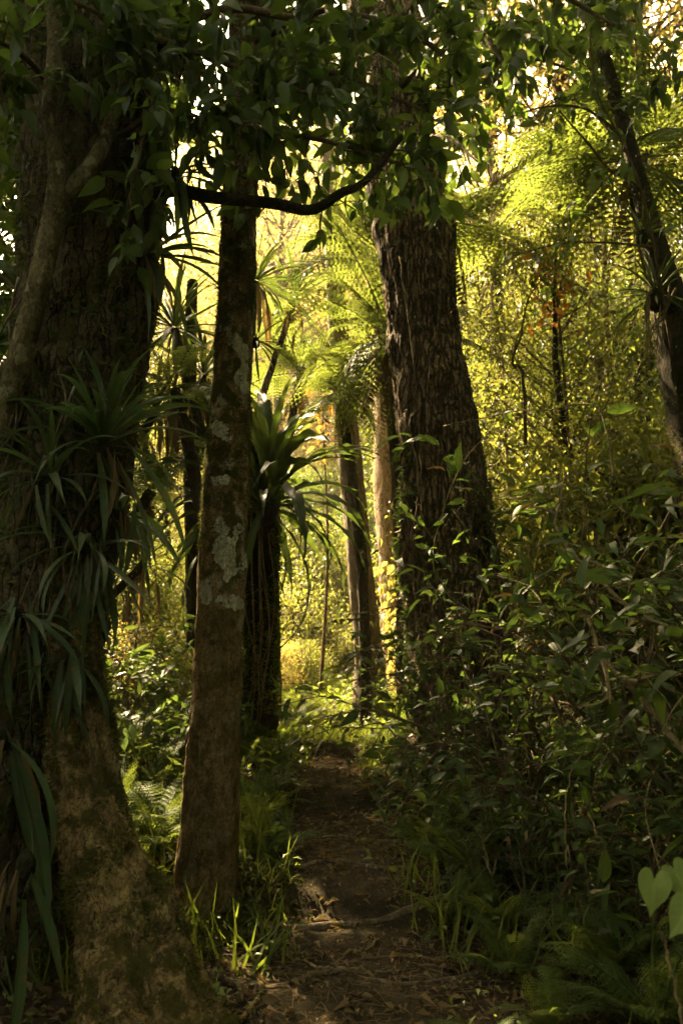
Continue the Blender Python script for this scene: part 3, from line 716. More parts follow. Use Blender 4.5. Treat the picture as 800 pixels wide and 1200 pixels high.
for pts, r, cnt, kids in [
    ([(286, 150, 5.7), (330, 100, 5.4), (390, 85, 5.2), (450, 110, 5.0), (500, 130, 4.9)], .03, 240, 13),
    ([(288, 60, 5.8), (340, 30, 5.5), (420, 20, 5.2), (500, 50, 5.0), (540, 90, 4.9)], .03, 260, 13),
    ([(285, 170, 5.6), (340, 160, 5.2), (400, 170, 5.0), (460, 190, 4.9), (500, 200, 4.9)], .02, 200, 11),
    ([(289, 0, 5.9), (330, -30, 5.4), (430, -20, 5.1), (520, 10, 5.0)], .03, 170, 9),
    ([(284, 200, 5.6), (260, 130, 5.4), (250, 60, 5.2)], .015, 70, 6),
    ([(285, 190, 5.6), (300, 205, 5.3), (330, 215, 5.2)], .012, 26, 4),
    ([(288, 40, 5.9), (320, 70, 6.4), (360, 80, 6.8), (410, 60, 7.2)], .02, 330, 14), ([(289, -20, 6.0), (330, 10, 6.5), (390, 25, 7.0), (450, 10, 7.4)], .02, 330, 14), ([(286, 110, 5.8), (320, 135, 6.4), (370, 140, 7.0)], .015, 200, 10)]:
    bb, PP = branch(sl, sl_base, pts, r, r * .35); leafy(bb, sl_base, PP, cnt, .15, .36, kids=kids, store=rest, limit=lim, f0=.2)
leaf_mass('foliage', sl, rest, 'leaf_canopy', leaf_tpl(.42, 6, .3, .35))

# ------------------------------------------------------------------ trunk with the bird's nest fern
NT = [(300, 900, 26, 8.9), (302, 840, 22, 9.0), (304, 740, 19, 9.0), (305, 640, 18, 9.0), (306, 560, 17, 9.0), (308, 500, 12, 9.05), (312, 470, 5, 9.1)]
V, F, S = trunk_from_px(NT, 150, 36, rough_disp(.15, .18, .06, 4, 3.3)); b = np.array([S[9, 0], S[9, 1], float(gz(S[9, 0], S[9, 1]))])
nt = thing('shaggy_tree', 'dark shaggy trunk wrapped in creepers behind the slender mossy trunk', 'tree', b); obj('trunk', mk('trunk', V - b, F), MAT['bark_fern'], nt)
moss_on(V, F, nt, b, 9000, .05, -.1, 2, mat='cover', name='creeper')
for k in range(9):
    x0 = rng.uniform(-14, 14); py = rng.uniform(520, 620)
    P = px_line([(304 + x0, py, 8.85), (304 + x0 + rng.normal(0, 5), py + 80, 8.8), (304 + x0 + rng.normal(0, 6), py + 170, 8.8), (303 + x0 + rng.normal(0, 6), py + 250, 8.78)], 24)
    v, f = tube(P, np.linspace(.008, .004, 24), 5); obj('vine', mk('vine', v - b, f), MAT['twig_pale'], nt)
V, F, S = trunk_from_px([(322, 850, 9, 10.2), (321, 740, 8, 10.2), (319, 660, 7, 10.3), (318, 600, 5, 10.4)], 70, 16, rough_disp(.15, .1)); b2 = np.array([S[0, 0], S[0, 1], float(gz(S[0, 0], S[0, 1]))])
t = thing('young_tree', 'thin brown stem half hidden behind the shaggy trunk', 'tree', b2); obj('trunk', mk('trunk', V - b2, F), MAT['bark_thin'], t)
nest = epiphyte('nest_fern', 'large dark bird nest fern with long arching leaves on the shaggy trunk', 'fern', at(311, 592, 8.7), 84, 1.45, -0.7, 'nest', 'leaf_nest', (1.5, -0.5), 2 * math.pi, core=.13, wid=.52)
epiphyte('epiphyte', 'small spiky tuft low on the right side of the shaggy trunk', 'epiphyte', at(324, 672, 8.85), 14, .38, 0.0, 'spike', 'leaf_nest', (1.2, -.5), math.pi * 1.3, core=.03)

# ------------------------------------------------------------------ the broad trunk right of the trail
BR = [(560, 960, 85, 7.6), (545, 850, 68, 7.9), (536, 740, 58, 8.1), (526, 640, 52, 8.2), (515, 540, 47, 8.3), (503, 440, 43, 8.45), (491, 340, 41, 8.6), (478, 240, 40, 8.8), (462, 120, 37, 9.1), (446, 0, 33, 9.5), (425, -180, 28, 10.2), (400, -420, 22, 11.0)]
V, F, S = trunk_from_px(BR, 420, 150, rough_disp(0.11, 0.05, 0.045, 8, 6.0)); b = np.array([S[30, 0], S[30, 1], float(gz(S[30, 0], S[30, 1]))])
br = thing('broad_tree', 'broad furrowed brown trunk leaning left above the trail', 'tree', b); br_base = b
obj('trunk', mk('trunk', V - b, F), MAT['bark_broad'], br)
moss_on(V, F, br, b, 9000, .022, .04, 12)
moss_on(V[V[:, 2].argsort() * 0 + np.arange(len(V))], F[(V[F[:, 0], 2] < 3.4)], br, b, 2600, .085, .0, 31, name='creeper', mat='leaf_shrub')
for pts in ([(468, 300, 8.1), (484, 420, 7.95), (492, 520, 7.8), (494, 610, 7.7), (498, 720, 7.55)], [(520, 300, 8.2), (512, 380, 8.0), (500, 470, 7.85), (512, 600, 7.7)], [(474, 480, 7.9), (490, 560, 7.75), (484, 650, 7.7), (490, 760, 7.6)]):
    P = px_line(pts, 40) + rng.normal(0, .006, (40, 3)); v, f = tube(P, np.linspace(.008, .005, 40), 6); obj('vine', mk('vine', v - b, f), MAT['twig'], br)
lim = [260]; rest = []
for pts, r, cnt, kids in [([(462, 120, 9.0), (500, 60, 8.0), (560, 40, 7.2), (600, 90, 6.8)], .05, 220, 12), ([(470, 170, 8.8), (520, 160, 7.6), (560, 190, 7.0)], .03, 120, 8),
        ([(470, 190, 8.6), (440, 170, 7.8), (420, 190, 7.3)], .02, 100, 7), ([(450, 40, 9.2), (520, -20, 8.0), (640, -10, 7.0), (720, 30, 6.6)], .05, 260, 14), ([(455, 90, 9.1), (540, 90, 8.6), (620, 70, 8.2), (690, 90, 8.0)], .03, 300, 14), ([(450, 30, 9.3), (540, 20, 8.8), (640, 40, 8.4), (760, 20, 8.0)], .03, 340, 16)]:
    bb, PP = branch(br, b, pts, r, r * .3); leafy(bb, b, PP, cnt, .19, .5, kids=kids, store=rest, limit=lim, f0=.25)
leaf_mass('foliage', br, rest, 'leaf_canopy', leaf_tpl(.42, 6, .3, .35))

# ------------------------------------------------------------------ trunks beyond the crest of the trail
def simple_trunk(name, label, spec, mat, seg=28, n=110, disp=None, moss=0, **kw):
    V, F, S = trunk_from_px(spec, n, seg, disp or rough_disp(.12, .06, .03, 4, rng.random() * 9)); i = 3; b = np.array([S[i, 0], S[i, 1], float(gz(S[i, 0], S[i, 1]))])
    t = thing(name, label, 'tree', b); obj('trunk', mk('trunk', V - b, F), MAT[mat], t)
    if moss: moss_on(V, F, t, b, moss, .03, -.05, rng.random() * 9)
    return t, b, S
thin, thin_b, _ = simple_trunk('thin_tree', 'thin dark leaning trunk with pale blotches beyond the trail crest', [(436, 850, 24, 11.4), (432, 780, 17, 11.5), (424, 690, 15, 11.6), (415, 590, 14, 11.7), (404, 470, 13, 11.8), (393, 330, 11, 12.2), (386, 190, 10, 12.8), (380, 0, 8, 13.6)], 'bark_thin', moss=1200)
pale, pale_b, _ = simple_trunk('pale_tree', 'pale tan sunlit trunk left of the broad furrowed trunk', [(472, 840, 26, 12.8), (468, 770, 20, 13.0), (463, 680, 18, 13.1), (457, 580, 17, 13.2), (453, 470, 16, 13.4), (449, 340, 14, 13.7), (446, 180, 12, 14.2)], 'bark_pale')
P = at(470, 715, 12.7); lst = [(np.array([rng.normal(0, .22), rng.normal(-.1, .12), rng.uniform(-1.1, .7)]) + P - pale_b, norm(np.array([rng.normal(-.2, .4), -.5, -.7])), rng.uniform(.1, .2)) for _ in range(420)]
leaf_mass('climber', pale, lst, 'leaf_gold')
simple_trunk('dark_stem', 'dark slim stem in the spiky leaves left of the mossy trunk', [(228, 760, 9, 9.3), (226, 640, 9, 9.4), (224, 520, 10, 9.5), (222, 430, 8, 9.6), (226, 330, 6, 9.8)], 'bark_fern', 16)
rt, rt_b, _ = simple_trunk('mossy_leaning_tree', 'dark leaning trunk with hanging aerial roots at the right edge', [(850, 760, 34, 7.0), (832, 600, 30, 7.0), (808, 470, 26, 7.0), (788, 380, 21, 7.05), (770, 300, 13, 7.1), (748, 215, 9, 7.2), (728, 140, 7, 7.4), (704, 60, 6, 7.6), (670, -30, 5, 8.0)], 'bark_fern', 30, moss=5000)
for k in range(8):
    x0 = rng.uniform(755, 795); y0 = rng.uniform(330, 370); dx = rng.normal(0, 12)
    P = px_line([(x0, y0, 6.85), (x0 + dx * .4, y0 + 22, 6.78), (x0 + dx, y0 + 48, 6.76), (x0 + dx * 1.3, y0 + rng.uniform(65, 95), 6.75)], 20); v, f = tube(P, np.linspace(.009, .003, 20), 5); obj('aerial_root', mk('aerial_root', v - rt_b, f), MAT['twig_pale'], rt)
for pts, r, cnt in [([(748, 215, 7.2), (715, 200, 6.9), (690, 170, 6.7), (655, 130, 6.6)], .014, 0), ([(790, 430, 6.9), (760, 260, 6.6), (735, 180, 6.5), (700, 110, 6.4), (690, 40, 6.4)], .014, 40), ([(728, 140, 7.4), (770, 90, 7.0), (800, 60, 6.8)], .012, 110), ([(704, 60, 7.6), (720, -10, 7.2)], .014, 60), ([(768, 290, 7.0), (720, 285, 6.7), (660, 285, 6.5), (600, 300, 6.5)], .01, 24), ([(735, 170, 7.3), (690, 130, 7.0), (640, 125, 6.8), (590, 140, 6.7)], .012, 60)]:
    bb, PP = branch(rt, rt_b, pts, r, r * .4)
    if cnt: leafy(bb, rt_b, PP, cnt, .13, .35, kids=7, f0=.2)

# ------------------------------------------------------------------ epiphytes on the trunks
LEFT_F, RIGHT_F = -1.2, -0.5
for (px, py, y, n, L, face, hang, label, el) in [
    (122, 520, 4.42, 34, .62, -.9, 5, 'big strap-leaved epiphyte sprouting from the old trunk at mid height', (1.3, .1)),
    (60, 560, 4.35, 22, .5, -1.8, 6, 'strap-leaved epiphyte left of the big one on the old trunk', (1.2, -.2)),
    (105, 640, 4.42, 12, .5, -1.0, 18, 'clump of drooping leaves under the big epiphyte on the old trunk', (.3, -.7)),
    (20, 720, 4.30, 12, .5, -1.5, 20, 'hanging strap leaves at the left edge below the epiphytes', (.2, -.6)),
    (85, 770, 4.36, 8, .42, -1.0, 14, 'lowest bluish drooping leaf clump above the flaring root', (.0, -.9)),
    (2, 860, 4.15, 4, .75, -1.5, 12, 'long bluish hanging leaves in the lower left corner', (.1, -.6)),
    (30, 1010, 3.9, 0, .6, -1.4, 3, 'single limp leaves lying against the root base at lower left', (.1, -.6)),
    (172, 300, 4.75, 20, .62, -.2, 5, 'dark epiphyte jutting right from the upper old trunk', (1.0, -.6)),
    (205, 205, 4.7, 16, .5, 0.0, 6, 'dark epiphyte hanging where the long branch leaves the old trunk', (.8, -.9)),
    (214, 66, 4.62, 12, .45, -.3, 8, 'epiphyte with hanging leaves high in the canopy left of the slender trunk', (.4, -1.0)),
    (141, 600, 4.7, 10, .5, 0.1, 6, 'leaves hanging off the right side of the old trunk', (.6, -.9))]:
    wdt = 1.1 if 'hang' in label or 'droop' in label or 'limp' in label else 1.0
    epiphyte('epiphyte', label, 'epiphyte', at(px, py, y), n, L, face, 'strap', 'leaf_strap', el, hang=hang, core=.05, wid=wdt)
epiphyte('epiphyte', 'shaggy epiphyte clump high on the right leaning trunk', 'epiphyte', at(768, 345, 6.85), 34, .5, -1.7, 'spike', 'leaf_nest', (1.3, -.6), math.pi * 1.6, core=.09)
epiphyte('epiphyte', 'grassy epiphyte above the hanging roots on the right leaning trunk', 'epiphyte', at(752, 275, 6.95), 24, .42, -1.6, 'spike', 'leaf_nest', (1.3, -.6), math.pi * 1.6, core=.06)
epiphyte('epiphyte', 'narrow-leaved tuft on the right side of the slender trunk', 'epiphyte', at(300, 400, 5.5), 14, .3, .1, 'spike', 'leaf_nest', (1.2, -.8), math.pi, core=.03)

# spiky-leaved plants between the two left trunks
for (px, py, y, n, L, bpx, label) in [(205, 385, 9.0, 46, .85, 258, 'spiky rosette plant lit from behind, left of the slender trunk'), (238, 440, 9.4, 40, .8, 255, 'lower spiky rosette touching the slender trunk'),
        (182, 480, 8.6, 34, .7, 80, 'spiky rosette midway between the old and slender trunks'), (170, 660, 8.0, 26, .6, 80, 'dark arching rosette beside the old trunk below the dead fronds'), (300, 330, 10.5, 40, .9, 275, 'spiky rosette high behind the slender trunk'), (345, 350, 11.5, 36, .9, 280, 'spiky rosette in the bright gap right of the slender trunk')]:
    p = at(px, py, y); p0 = at(bpx, 700, y); x, yy_ = p0[0], p0[1]; g = float(gz(x, yy_)); t = thing('cabbage_palm', label, 'palm', (x, yy_, g)); dx = p[0] - x
    Pt = spline([(0, 0, 0), (dx * .12 + rng.normal(0, .03), 0, (p[2] - g) * .55), (dx, 0, p[2] - g)], 30); v, f = tube(Pt, np.linspace(.06, .04, 30), 10, rough_disp(.15, .2)); obj('trunk', mk('trunk', v, f), MAT['bark_fern'], t)
    az, e = rosette_dirs(n, 1.4, -.6)
    for i in range(n):
        d = np.array([math.cos(az[i]) * math.cos(e[i]), math.sin(az[i]) * math.cos(e[i]), math.sin(e[i])]); strap_obj('spike', 'leaf_nest', t, Pt[-1] + d * .04, d, L * rng.uniform(.6, 1.1), wid=1.0)
    for i in range(26 if py == 440 else 6):
        a = rng.uniform(0, 6.3); d = np.array([math.cos(a) * .2, math.sin(a) * .2, -1]); o = strap_obj('dead', 'leaf_dead', t, Pt[-1] + np.array([math.cos(a) * .08, math.sin(a) * .08, -.05]), d, L * rng.uniform(.6, 1.0), up=(math.cos(a), math.sin(a), 0)); o.name = 'dead_leaf'

# tree ferns
def tf(label, px, py, y, n, L, dead=8, bpx=None, **kw):
    p = at(px, py, y); q = at(bpx if bpx else px, 800, y); tree_fern(label, (q[0], q[1], float(gz(q[0], q[1])) - .05), p, .06, n, L, dead, **kw)
tf('feathery tree fern spread before the bright gap left of the broad trunk', 438, 318, 11.0, 16, 1.75, 12, 472)
tf('darker tree fern with drooping fronds against the broad trunk', 457, 400, 9.7, 16, 1.4, 14, 482, el=(.8, -.6))
tf('tree fern with long sunlit fronds arching at the upper right', 735, 190, 8.4, 14, 1.75, 2, 815, el=(.5, -.5))
tf('tree fern half hidden beneath the sunlit one at upper right', 530, 262, 10.5, 13, 1.9, 3, 525, el=(.6, -.4))
tf('tree fern low in the bright gap beside the shaggy trunk', 352, 440, 12.0, 13, 1.3, 8, 312)
tf('small dark tree fern in front of the thin leaning trunk', 398, 462, 10.6, 12, 1.0, 8, 428, el=(.8, -.6))
tf('low tree fern between the old trunk and the slender trunk', 178, 575, 8.4, 12, .9, 8, 80, el=(.9, -.4))
tf('tree fern with brown skirt left of the slender trunk', 205, 455, 8.2, 8, .9, 22, 258, el=(.8, -.3))

# ------------------------------------------------------------------ shrubs right of the trail
def shrub(label, px, py, y, stems, hgt, leaves, L, key='shrub', spread=.5, lean=(0, 0, 0), up_bias=1.2, name='shrub'):
    p = at(px, py, y); g = float(gz(p[0], p[1])); b = np.array([p[0], p[1], g]); t = thing(name, label, 'shrub', b)
    sites = []
    for s in range(stems):
        a = rng.uniform(0, 6.3); d = norm(np.array([math.cos(a) * spread, math.sin(a) * spread, up_bias]) + np.asarray(lean))
        o_, tp = grow(np.array([math.cos(a) * .08, math.sin(a) * .08, -.05]), d, hgt * rng.uniform(.7, 1.15), .013, 3, 4, .28, -.06)
        st = obj('stem', mk('stem', *tubes(o_)), MAT['twig_pale' if s % 6 == 5 else 'twig'], t)
        sites += tp
    for k in range(leaves):
        q, tdir = sites[int(rng.integers(0, len(sites)))]
        d = norm(tdir * .5 * np.array([1, 1, .3]) + norm(rng.normal(0, 1, 3) * np.array([1, 1, .5])) * .8 + np.array([0, 0, .1])); u_ = rng.random(); leaf_obj('withered' if u_ < .05 else 'canopy' if u_ < .16 else 'small' if u_ < .3 else key, t, q + rng.normal(0, .02, 3), d, L * rng.uniform(.4, 1.3), roll=.6)
    more = [(sites[int(k)][0] + rng.normal(0, .04, 3), norm(norm(rng.normal(0, 1, 3) * np.array([1, 1, .5])) + np.array([0, 0, .1])), L * rng.uniform(.5, 1.0)) for k in rng.integers(0, len(sites), 380)]
    leaf_mass('foliage', t, more, 'leaf_shrub', leaf_tpl(.32, 5, .3, .3))
    return t
for a in [('glossy long-leaved shrub under the right leaning trunk', 715, 760, 5.6, 7, 2.5, 300, .20), ('tall dark shrub against the right edge', 795, 800, 4.7, 6, 1.8, 290, .17),
          ('leafy shrub in front of the foot of the broad trunk', 545, 800, 6.9, 8, 1.75, 300, .13), ('shrub with pale bare stems between the broad trunk and the right edge', 650, 800, 5.7, 8, 1.6, 300, .13),
          ('low shrub spreading over the trail edge right of the sunlit crest', 500, 800, 8.2, 7, .9, 260, .11), ('dark low shrub on the right bank behind the bare leaning stem', 735, 900, 4.5, 7, .9, 280, .11),
          ('shadowed shrub in the middle of the right bank', 660, 900, 5.2, 7, .8, 280, .10), ('shrub rising behind the others toward the right leaning trunk', 740, 700, 6.6, 8, 2.2, 300, .16),
          ('background shrub filling the gap right of the broad trunk', 620, 700, 8.2, 8, 2.0, 300, .16), ('small-leaved shrub hiding the right foot of the broad trunk', 600, 850, 6.2, 8, 1.2, 300, .10), ('rounded small-leaved shrub low on the right bank', 620, 930, 4.9, 8, .6, 280, .08, 'small')]:
    shrub(*a)
shrub('green leafy shrub behind the slender trunk at the left of the gap', 190, 780, 7.6, 5, 1.0, 180, .15)
shrub('shrub in the shadows left of the trail behind the fern bank', 150, 700, 8.6, 5, 1.3, 200, .16, 'canopy')

def stem_thing(name, label, cat, pts, r0, r1, mat='twig_pale', n=50, leaves=0, twigs=0, L=.12):
    P = px_line(pts, n); P = P + .012 * np.column_stack([vnoise(np.arange(n) * .35, k, 1.5) for k in (0, 5, 9)]); i = int(np.argmin(P[:, 2])); b = P[i].copy(); t = thing(name, label, cat, b)
    v, f = tube(P, np.linspace(r0, r1, n), 8, rough_disp(.12, .1, 0, 3, rng.random() * 9)); obj('stem', mk('stem', v - b, f), MAT[mat], t)
    for k in range(twigs):
        i = int(rng.uniform(.2, .9) * n); o_, tp = grow(P[i] - b, norm(P[min(i + 1, n - 1)] - P[i - 1]) + rng.normal(0, .6, 3), .3, r1, 2, 2, .3, 0); obj('twig', mk('twig', *tubes(o_)), MAT[mat], t)
    for k in range(leaves):
        i = int(rng.uniform(.1, 1) * (n - 2)); leaf_obj('shrub', t, P[i] - b, norm(rng.normal(0, 1, 3) + np.array([0, 0, -.2])), L * rng.uniform(.7, 1.2))
    return t
stem_thing('bare_stem', 'bare pale stem slanting down to the right edge through the shadows', 'branch', [(688, 722, 4.5), (706, 772, 4.4), (740, 806, 4.3), (772, 845, 4.2), (815, 900, 4.0)], .009, .016, twigs=3)
stem_thing('bare_stem', 'thin pale stem rising in an arc across the dark shrubs', 'branch', [(800, 745, 4.6), (735, 710, 4.7), (680, 660, 4.8), (652, 620, 4.9), (648, 600, 4.9), (625, 595, 5.0)], .012, .006, twigs=2)
stem_thing('bare_stem', 'long horizontal twig reaching left across the broad trunk', 'branch', [(720, 560, 5.6), (700, 480, 5.8), (640, 480, 6.0), (590, 484, 6.2), (520, 500, 6.6)], .007, .004, leaves=8)
stem_thing('bare_stem', 'crooked dark twig standing in the bright gap right of the broad trunk', 'branch', [(616, 520, 7.0), (612, 440, 7.0), (600, 425, 7.0), (610, 390, 7.0), (618, 350, 7.0), (640, 320, 7.1)], .014, .006, 'twig', twigs=2, leaves=6)
stem_thing('bare_stem', 'arching twig crossing the foot of the broad trunk', 'branch', [(556, 720, 6.4), (520, 690, 6.5), (508, 640, 6.6), (540, 545, 6.8), (580, 500, 7.0)], .006, .004, leaves=8)
stem_thing('bare_stem', 'upright pale shoots at the trail edge below the broad trunk', 'branch', [(508, 860, 6.4), (518, 800, 6.4), (530, 765, 6.5)], .006, .003, twigs=2)
stem_thing('bare_stem', 'dry stalk standing in the dark ground cover at lower right', 'branch', [(664, 1010, 4.2), (662, 960, 4.2), (668, 905, 4.3), (690, 870, 4.35)], .004, .002)
stem_thing('bare_stem', 'bent dry stalk under the heart-shaped leaves', 'branch', [(800, 1200, 2.55), (782, 1120, 2.6), (772, 1092, 2.6)], .004, .003)
stem_thing('hanging_vine', 'thin vine hanging in front of the upper broad trunk', 'vine', [(410, -20, 4.8), (418, 60, 4.8), (432, 130, 4.8), (430, 190, 4.8)], .006, .004, 'twig', leaves=10)

# heart-leaved plant and seedling
def heart_mesh():
    m = 40; ph = np.linspace(0, 2 * np.pi, m, endpoint=False)
    X = 16 * np.sin(ph) ** 3 / 34; Y = (5 - (13 * np.cos(ph) - 5 * np.cos(2 * ph) - 2 * np.cos(3 * ph) - np.cos(4 * ph))) / 22
    V = [(0, .3, -.02)]; lu = [0.0]; rings = (.25, .5, .75, 1.0)
    for r in rings:
        for k in range(m):
            x = X[k] * r; y = .3 + (Y[k] - .3) * r
            V.append((x, y, .22 * abs(x) - .30 * max(y, 0) ** 2 - .10 * x * x + .016 * math.sin(ph[k] * 11) * r * r)); lu.append(float(np.clip(x * 2.2, -1, 1)))
    F = [(0, 1 + k, 1 + (k + 1) % m) for k in range(m)]
    for i in range(3):
        for k in range(m):
            a, b_ = 1 + i * m + k, 1 + i * m + (k + 1) % m; F += [(a, a + m, b_ + m), (a, b_ + m, b_)]
    return mk('heart_leaf', np.array(V), np.array(F), {'lu': np.array(lu), 'tone': np.full(len(V), .5)})
hm = heart_mesh(); hm.materials.append(MAT['leaf_heart'])
_n = MAT['leaf_heart'].node_tree.nodes; _l = MAT['leaf_heart'].node_tree.links; _b = _n['Principled BSDF']; _src = _b.inputs['Base Color'].links[0].from_socket
_tc = _n.new('ShaderNodeTexCoord'); _sx = _n.new('ShaderNodeSeparateXYZ'); _l.new(_tc.outputs['Object'], _sx.inputs[0])
def _m(op, a, b_):
    k = _n.new('ShaderNodeMath'); k.operation = op
    for i_, v_ in enumerate((a, b_)):
        if v_ is None: continue
        if isinstance(v_, (int, float)): k.inputs[i_].default_value = v_
        else: _l.new(v_, k.inputs[i_])
    return k.outputs[0]
_w = _m('SINE', _m('SUBTRACT', _m('MULTIPLY', _sx.outputs['Y'], 26.0), _m('MULTIPLY', _m('ABSOLUTE', _sx.outputs['X'], None), 24.0)), None)
_mr = _n.new('ShaderNodeMapRange'); _mr.inputs[1].default_value = .86; _mr.inputs[2].default_value = 1.0; _mr.inputs[4].default_value = .16; _l.new(_w, _mr.inputs[0])
_mx = _n.new('ShaderNodeMix'); _mx.data_type = 'RGBA'; _l.new(_mr.outputs[0], _mx.inputs['Factor']); _l.new(_src, _mx.inputs['A']); _mx.inputs['B'].default_value = (.30, .36, .15, 1); _l.new(_mx.outputs['Result'], _b.inputs['Base Color'])
_bp = _n.new('ShaderNodeBump'); _bp.inputs['Strength'].default_value = .1; _bp.inputs['Distance'].default_value = .004; _l.new(_w, _bp.inputs['Height']); _l.new(_bp.outputs[0], _b.inputs['Normal'])
def heart_plant(label, leaves, root, name):
    b = at(*root); b[2] = float(gz(b[0], b[1])); t = thing(name, label, 'plant', b)
    for (px, py, y, ang, L, tiltf) in leaves:
        p = at(px, py, y); d = np.array([math.cos(ang), -.25, math.sin(ang)]); Rm = basis(d[None], (0, -1, tiltf))[0]
        obj('leaf', hm, None, t, M=M4(p - b, Rm, L)); P = spline([(0, 0, 0), (p - b) * .6 + (rng.normal(0, .03), .03, .05), p - b], 16); v, f = tube(P, np.linspace(.004, .0025, 16), 5); obj('stem', mk('stem', v, f), MAT['cover'], t)
heart_plant('pale green heart-shaped leaves near the right edge', [(766, 1032, 2.6, -1.75, .10, .6), (790, 1022, 2.62, -1.1, .098, .7), (806, 1064, 2.55, -2.3, .10, .8)], (800, 1190, 2.75), 'heart_leaf_plant')
heart_plant('tiny pale seedling beside the big root at bottom left', [(252, 1158, 3.95, 1.0, .035, .6), (258, 1162, 3.95, -.4, .03, .6)], (254, 1185, 3.98), 'seedling')
heart_plant('cluster of round yellow-green leaves on the sunlit bank left of the slender trunk', [(128, 858, 7.0, -.6, .1, .9), (136, 848, 7.1, -1.9, .09, .9), (152, 856, 7.1, -1.0, .11, .9), (122, 846, 7.1, -2.2, .09, .9), (145, 868, 7.0, -1.4, .08, .9)], (138, 885, 7.1), 'heart_leaf_plant')

# ------------------------------------------------------------------ ferns on the ground
FP = [(165, 905, 7.0, .75, 'feathery green fern on the bank between the two left trunks'), (190, 960, 6.2, .65, 'fern beside the left foot of the slender trunk'), (140, 935, 6.3, .6, 'fern hugging the right side of the big root'),
      (215, 900, 7.4, .6, 'fern behind the slender trunk on the left bank'), (300, 905, 6.6, .5, 'fern at the left edge of the trail behind the slender trunk'), (315, 960, 5.8, .4, 'small dark fern at the left trail edge near the slender trunk'),
      (560, 905, 5.4, .6, 'comb-leaved fern leaning over the right trail edge'), (520, 895, 6.4, .55, 'fern on the right trail edge below the broad trunk'), (600, 985, 4.4, .35, 'small green fern catching light on the dark right bank'),
      (700, 920, 4.2, .5, 'shadowed fern on the right bank below the bare stem'), (640, 1050, 3.9, .35, 'dim fern low in the dark ground cover at lower right'), (760, 960, 3.8, .5, 'dim fern above the heart-shaped leaves'),
      (300, 845, 8.6, .5, 'fern at the foot of the shaggy trunk'), (480, 830, 9.4, .6, 'fern beside the sunlit crest right of the trail'), (355, 815, 11.0, .5, 'bright fern on the crest left of the trail'), (440, 815, 12.0, .5, 'bright fern beneath the thin leaning trunk'),
      (120, 800, 9.5, .8, 'sunlit fern far back beside the old trunk'), (170, 770, 10.5, .8, 'sunlit fern far back left of the slender trunk'), (560, 1120, 3.6, .3, 'low fern in the dark foreground right of the trail')]
for (px, py, y, L, lab) in FP:
    p = at(px, py, y); ground_fern(lab, p[0], p[1], L, 10, 'comb' if 'comb' in lab else 'ground')

for (px, py, y, L, lab) in [(125, 880, 7.4, .7, 'A'), (150, 860, 8.0, .7, 'A'), (180, 850, 8.2, .65, 'A'), (205, 930, 6.8, .55, 'A'), (175, 985, 5.9, .5, 'A'), (195, 830, 8.8, .7, 'A'),
        (318, 900, 7.2, .45, 'B'), (322, 870, 8.0, .45, 'B'), (335, 845, 9.2, .45, 'B'), (300, 930, 6.2, .4, 'B'), (345, 828, 10.2, .45, 'B'), (310, 985, 5.6, .32, 'B'),
        (480, 860, 7.8, .5, 'C'), (500, 930, 5.8, .4, 'C'), (468, 845, 8.8, .45, 'C'), (455, 828, 10.2, .45, 'C'), (530, 985, 4.9, .36, 'C'), (580, 960, 4.8, .45, 'C')]:
    p = at(px, py, y); ground_fern({'A': 'fern in the bright bank left of the slender trunk', 'B': 'fern along the left edge of the trail', 'C': 'fern along the right edge of the trail'}[lab], p[0], p[1], L, 9, 'ground', 'ferns lining the trail')
# ------------------------------------------------------------------ roots and sticks on the trail
def ground_root(name, label, cat, pts, r0, r1, lift=.3, mat='bark_root'):
    P = spline(np.array(pts, float), 60); z = gz(P[:, 0], P[:, 1]); P = np.column_stack([P, z + lift * r0]); b = P[0].copy(); t = thing(name, label, cat, b)
    P = P + .01 * np.column_stack([vnoise(np.arange(60) * .4, k, pts[0][0]) for k in (0, 5, 9)]); v, f = tube(P - b, np.linspace(r0, r1, 60), 10, rough_disp(.2, .12)); obj('wood', mk('wood', v, f), MAT[mat], t)
ground_root('tree_root', 'root forming a step across the trail below the slender trunk', 'root', [(-.62, 5.05), (-.3, 4.92), (.05, 4.95), (.45, 5.0), (.8, 5.15)], .026, .014, .05, 'bark_thin')
ground_root('tree_root', 'root across the trail farther up before the crest', 'root', [(-.6, 7.5), (-.1, 7.35), (.4, 7.5), (.8, 7.45)], .028, .016)
for q, (y0, r_, nm) in enumerate([(4.35, .016, 'thin root snaking over the trail nearest the bottom edge'), (5.6, .02, 'knobbly root just above the lit step'), (6.3, .018, 'root half sunk in the middle of the trail'), (8.3, .022, 'dark root below the fern at the broad trunk'), (9.2, .024, 'last root step before the grassy crest')]):
    ground_root('tree_root', nm, 'root', [(-.7 + .1 * q, y0 + .15), (-.35, y0 - .06), (-.05, y0 + .1), (.3, y0 - .05), (.75, y0 + .12)], r_, r_ * .5, .1, 'bark_thin')
ground_root('tree_root', 'root crossing the trail at the crest', 'root', [(-.7, 10.6), (-.2, 10.45), (.3, 10.6), (.7, 10.5)], .04, .02)
ground_root('tree_root', 'curled pale root end beside the flaring root at the bottom', 'root', [(-.55, 3.8), (-.42, 4.0), (-.36, 4.25), (-.43, 4.4), (-.5, 4.45)], .016, .01, 1.2)
ground_root('tree_root', 'short pale root just right of the seedling', 'root', [(-.66, 4.3), (-.58, 4.15), (-.5, 3.95), (-.44, 3.75)], .02, .012, .9)
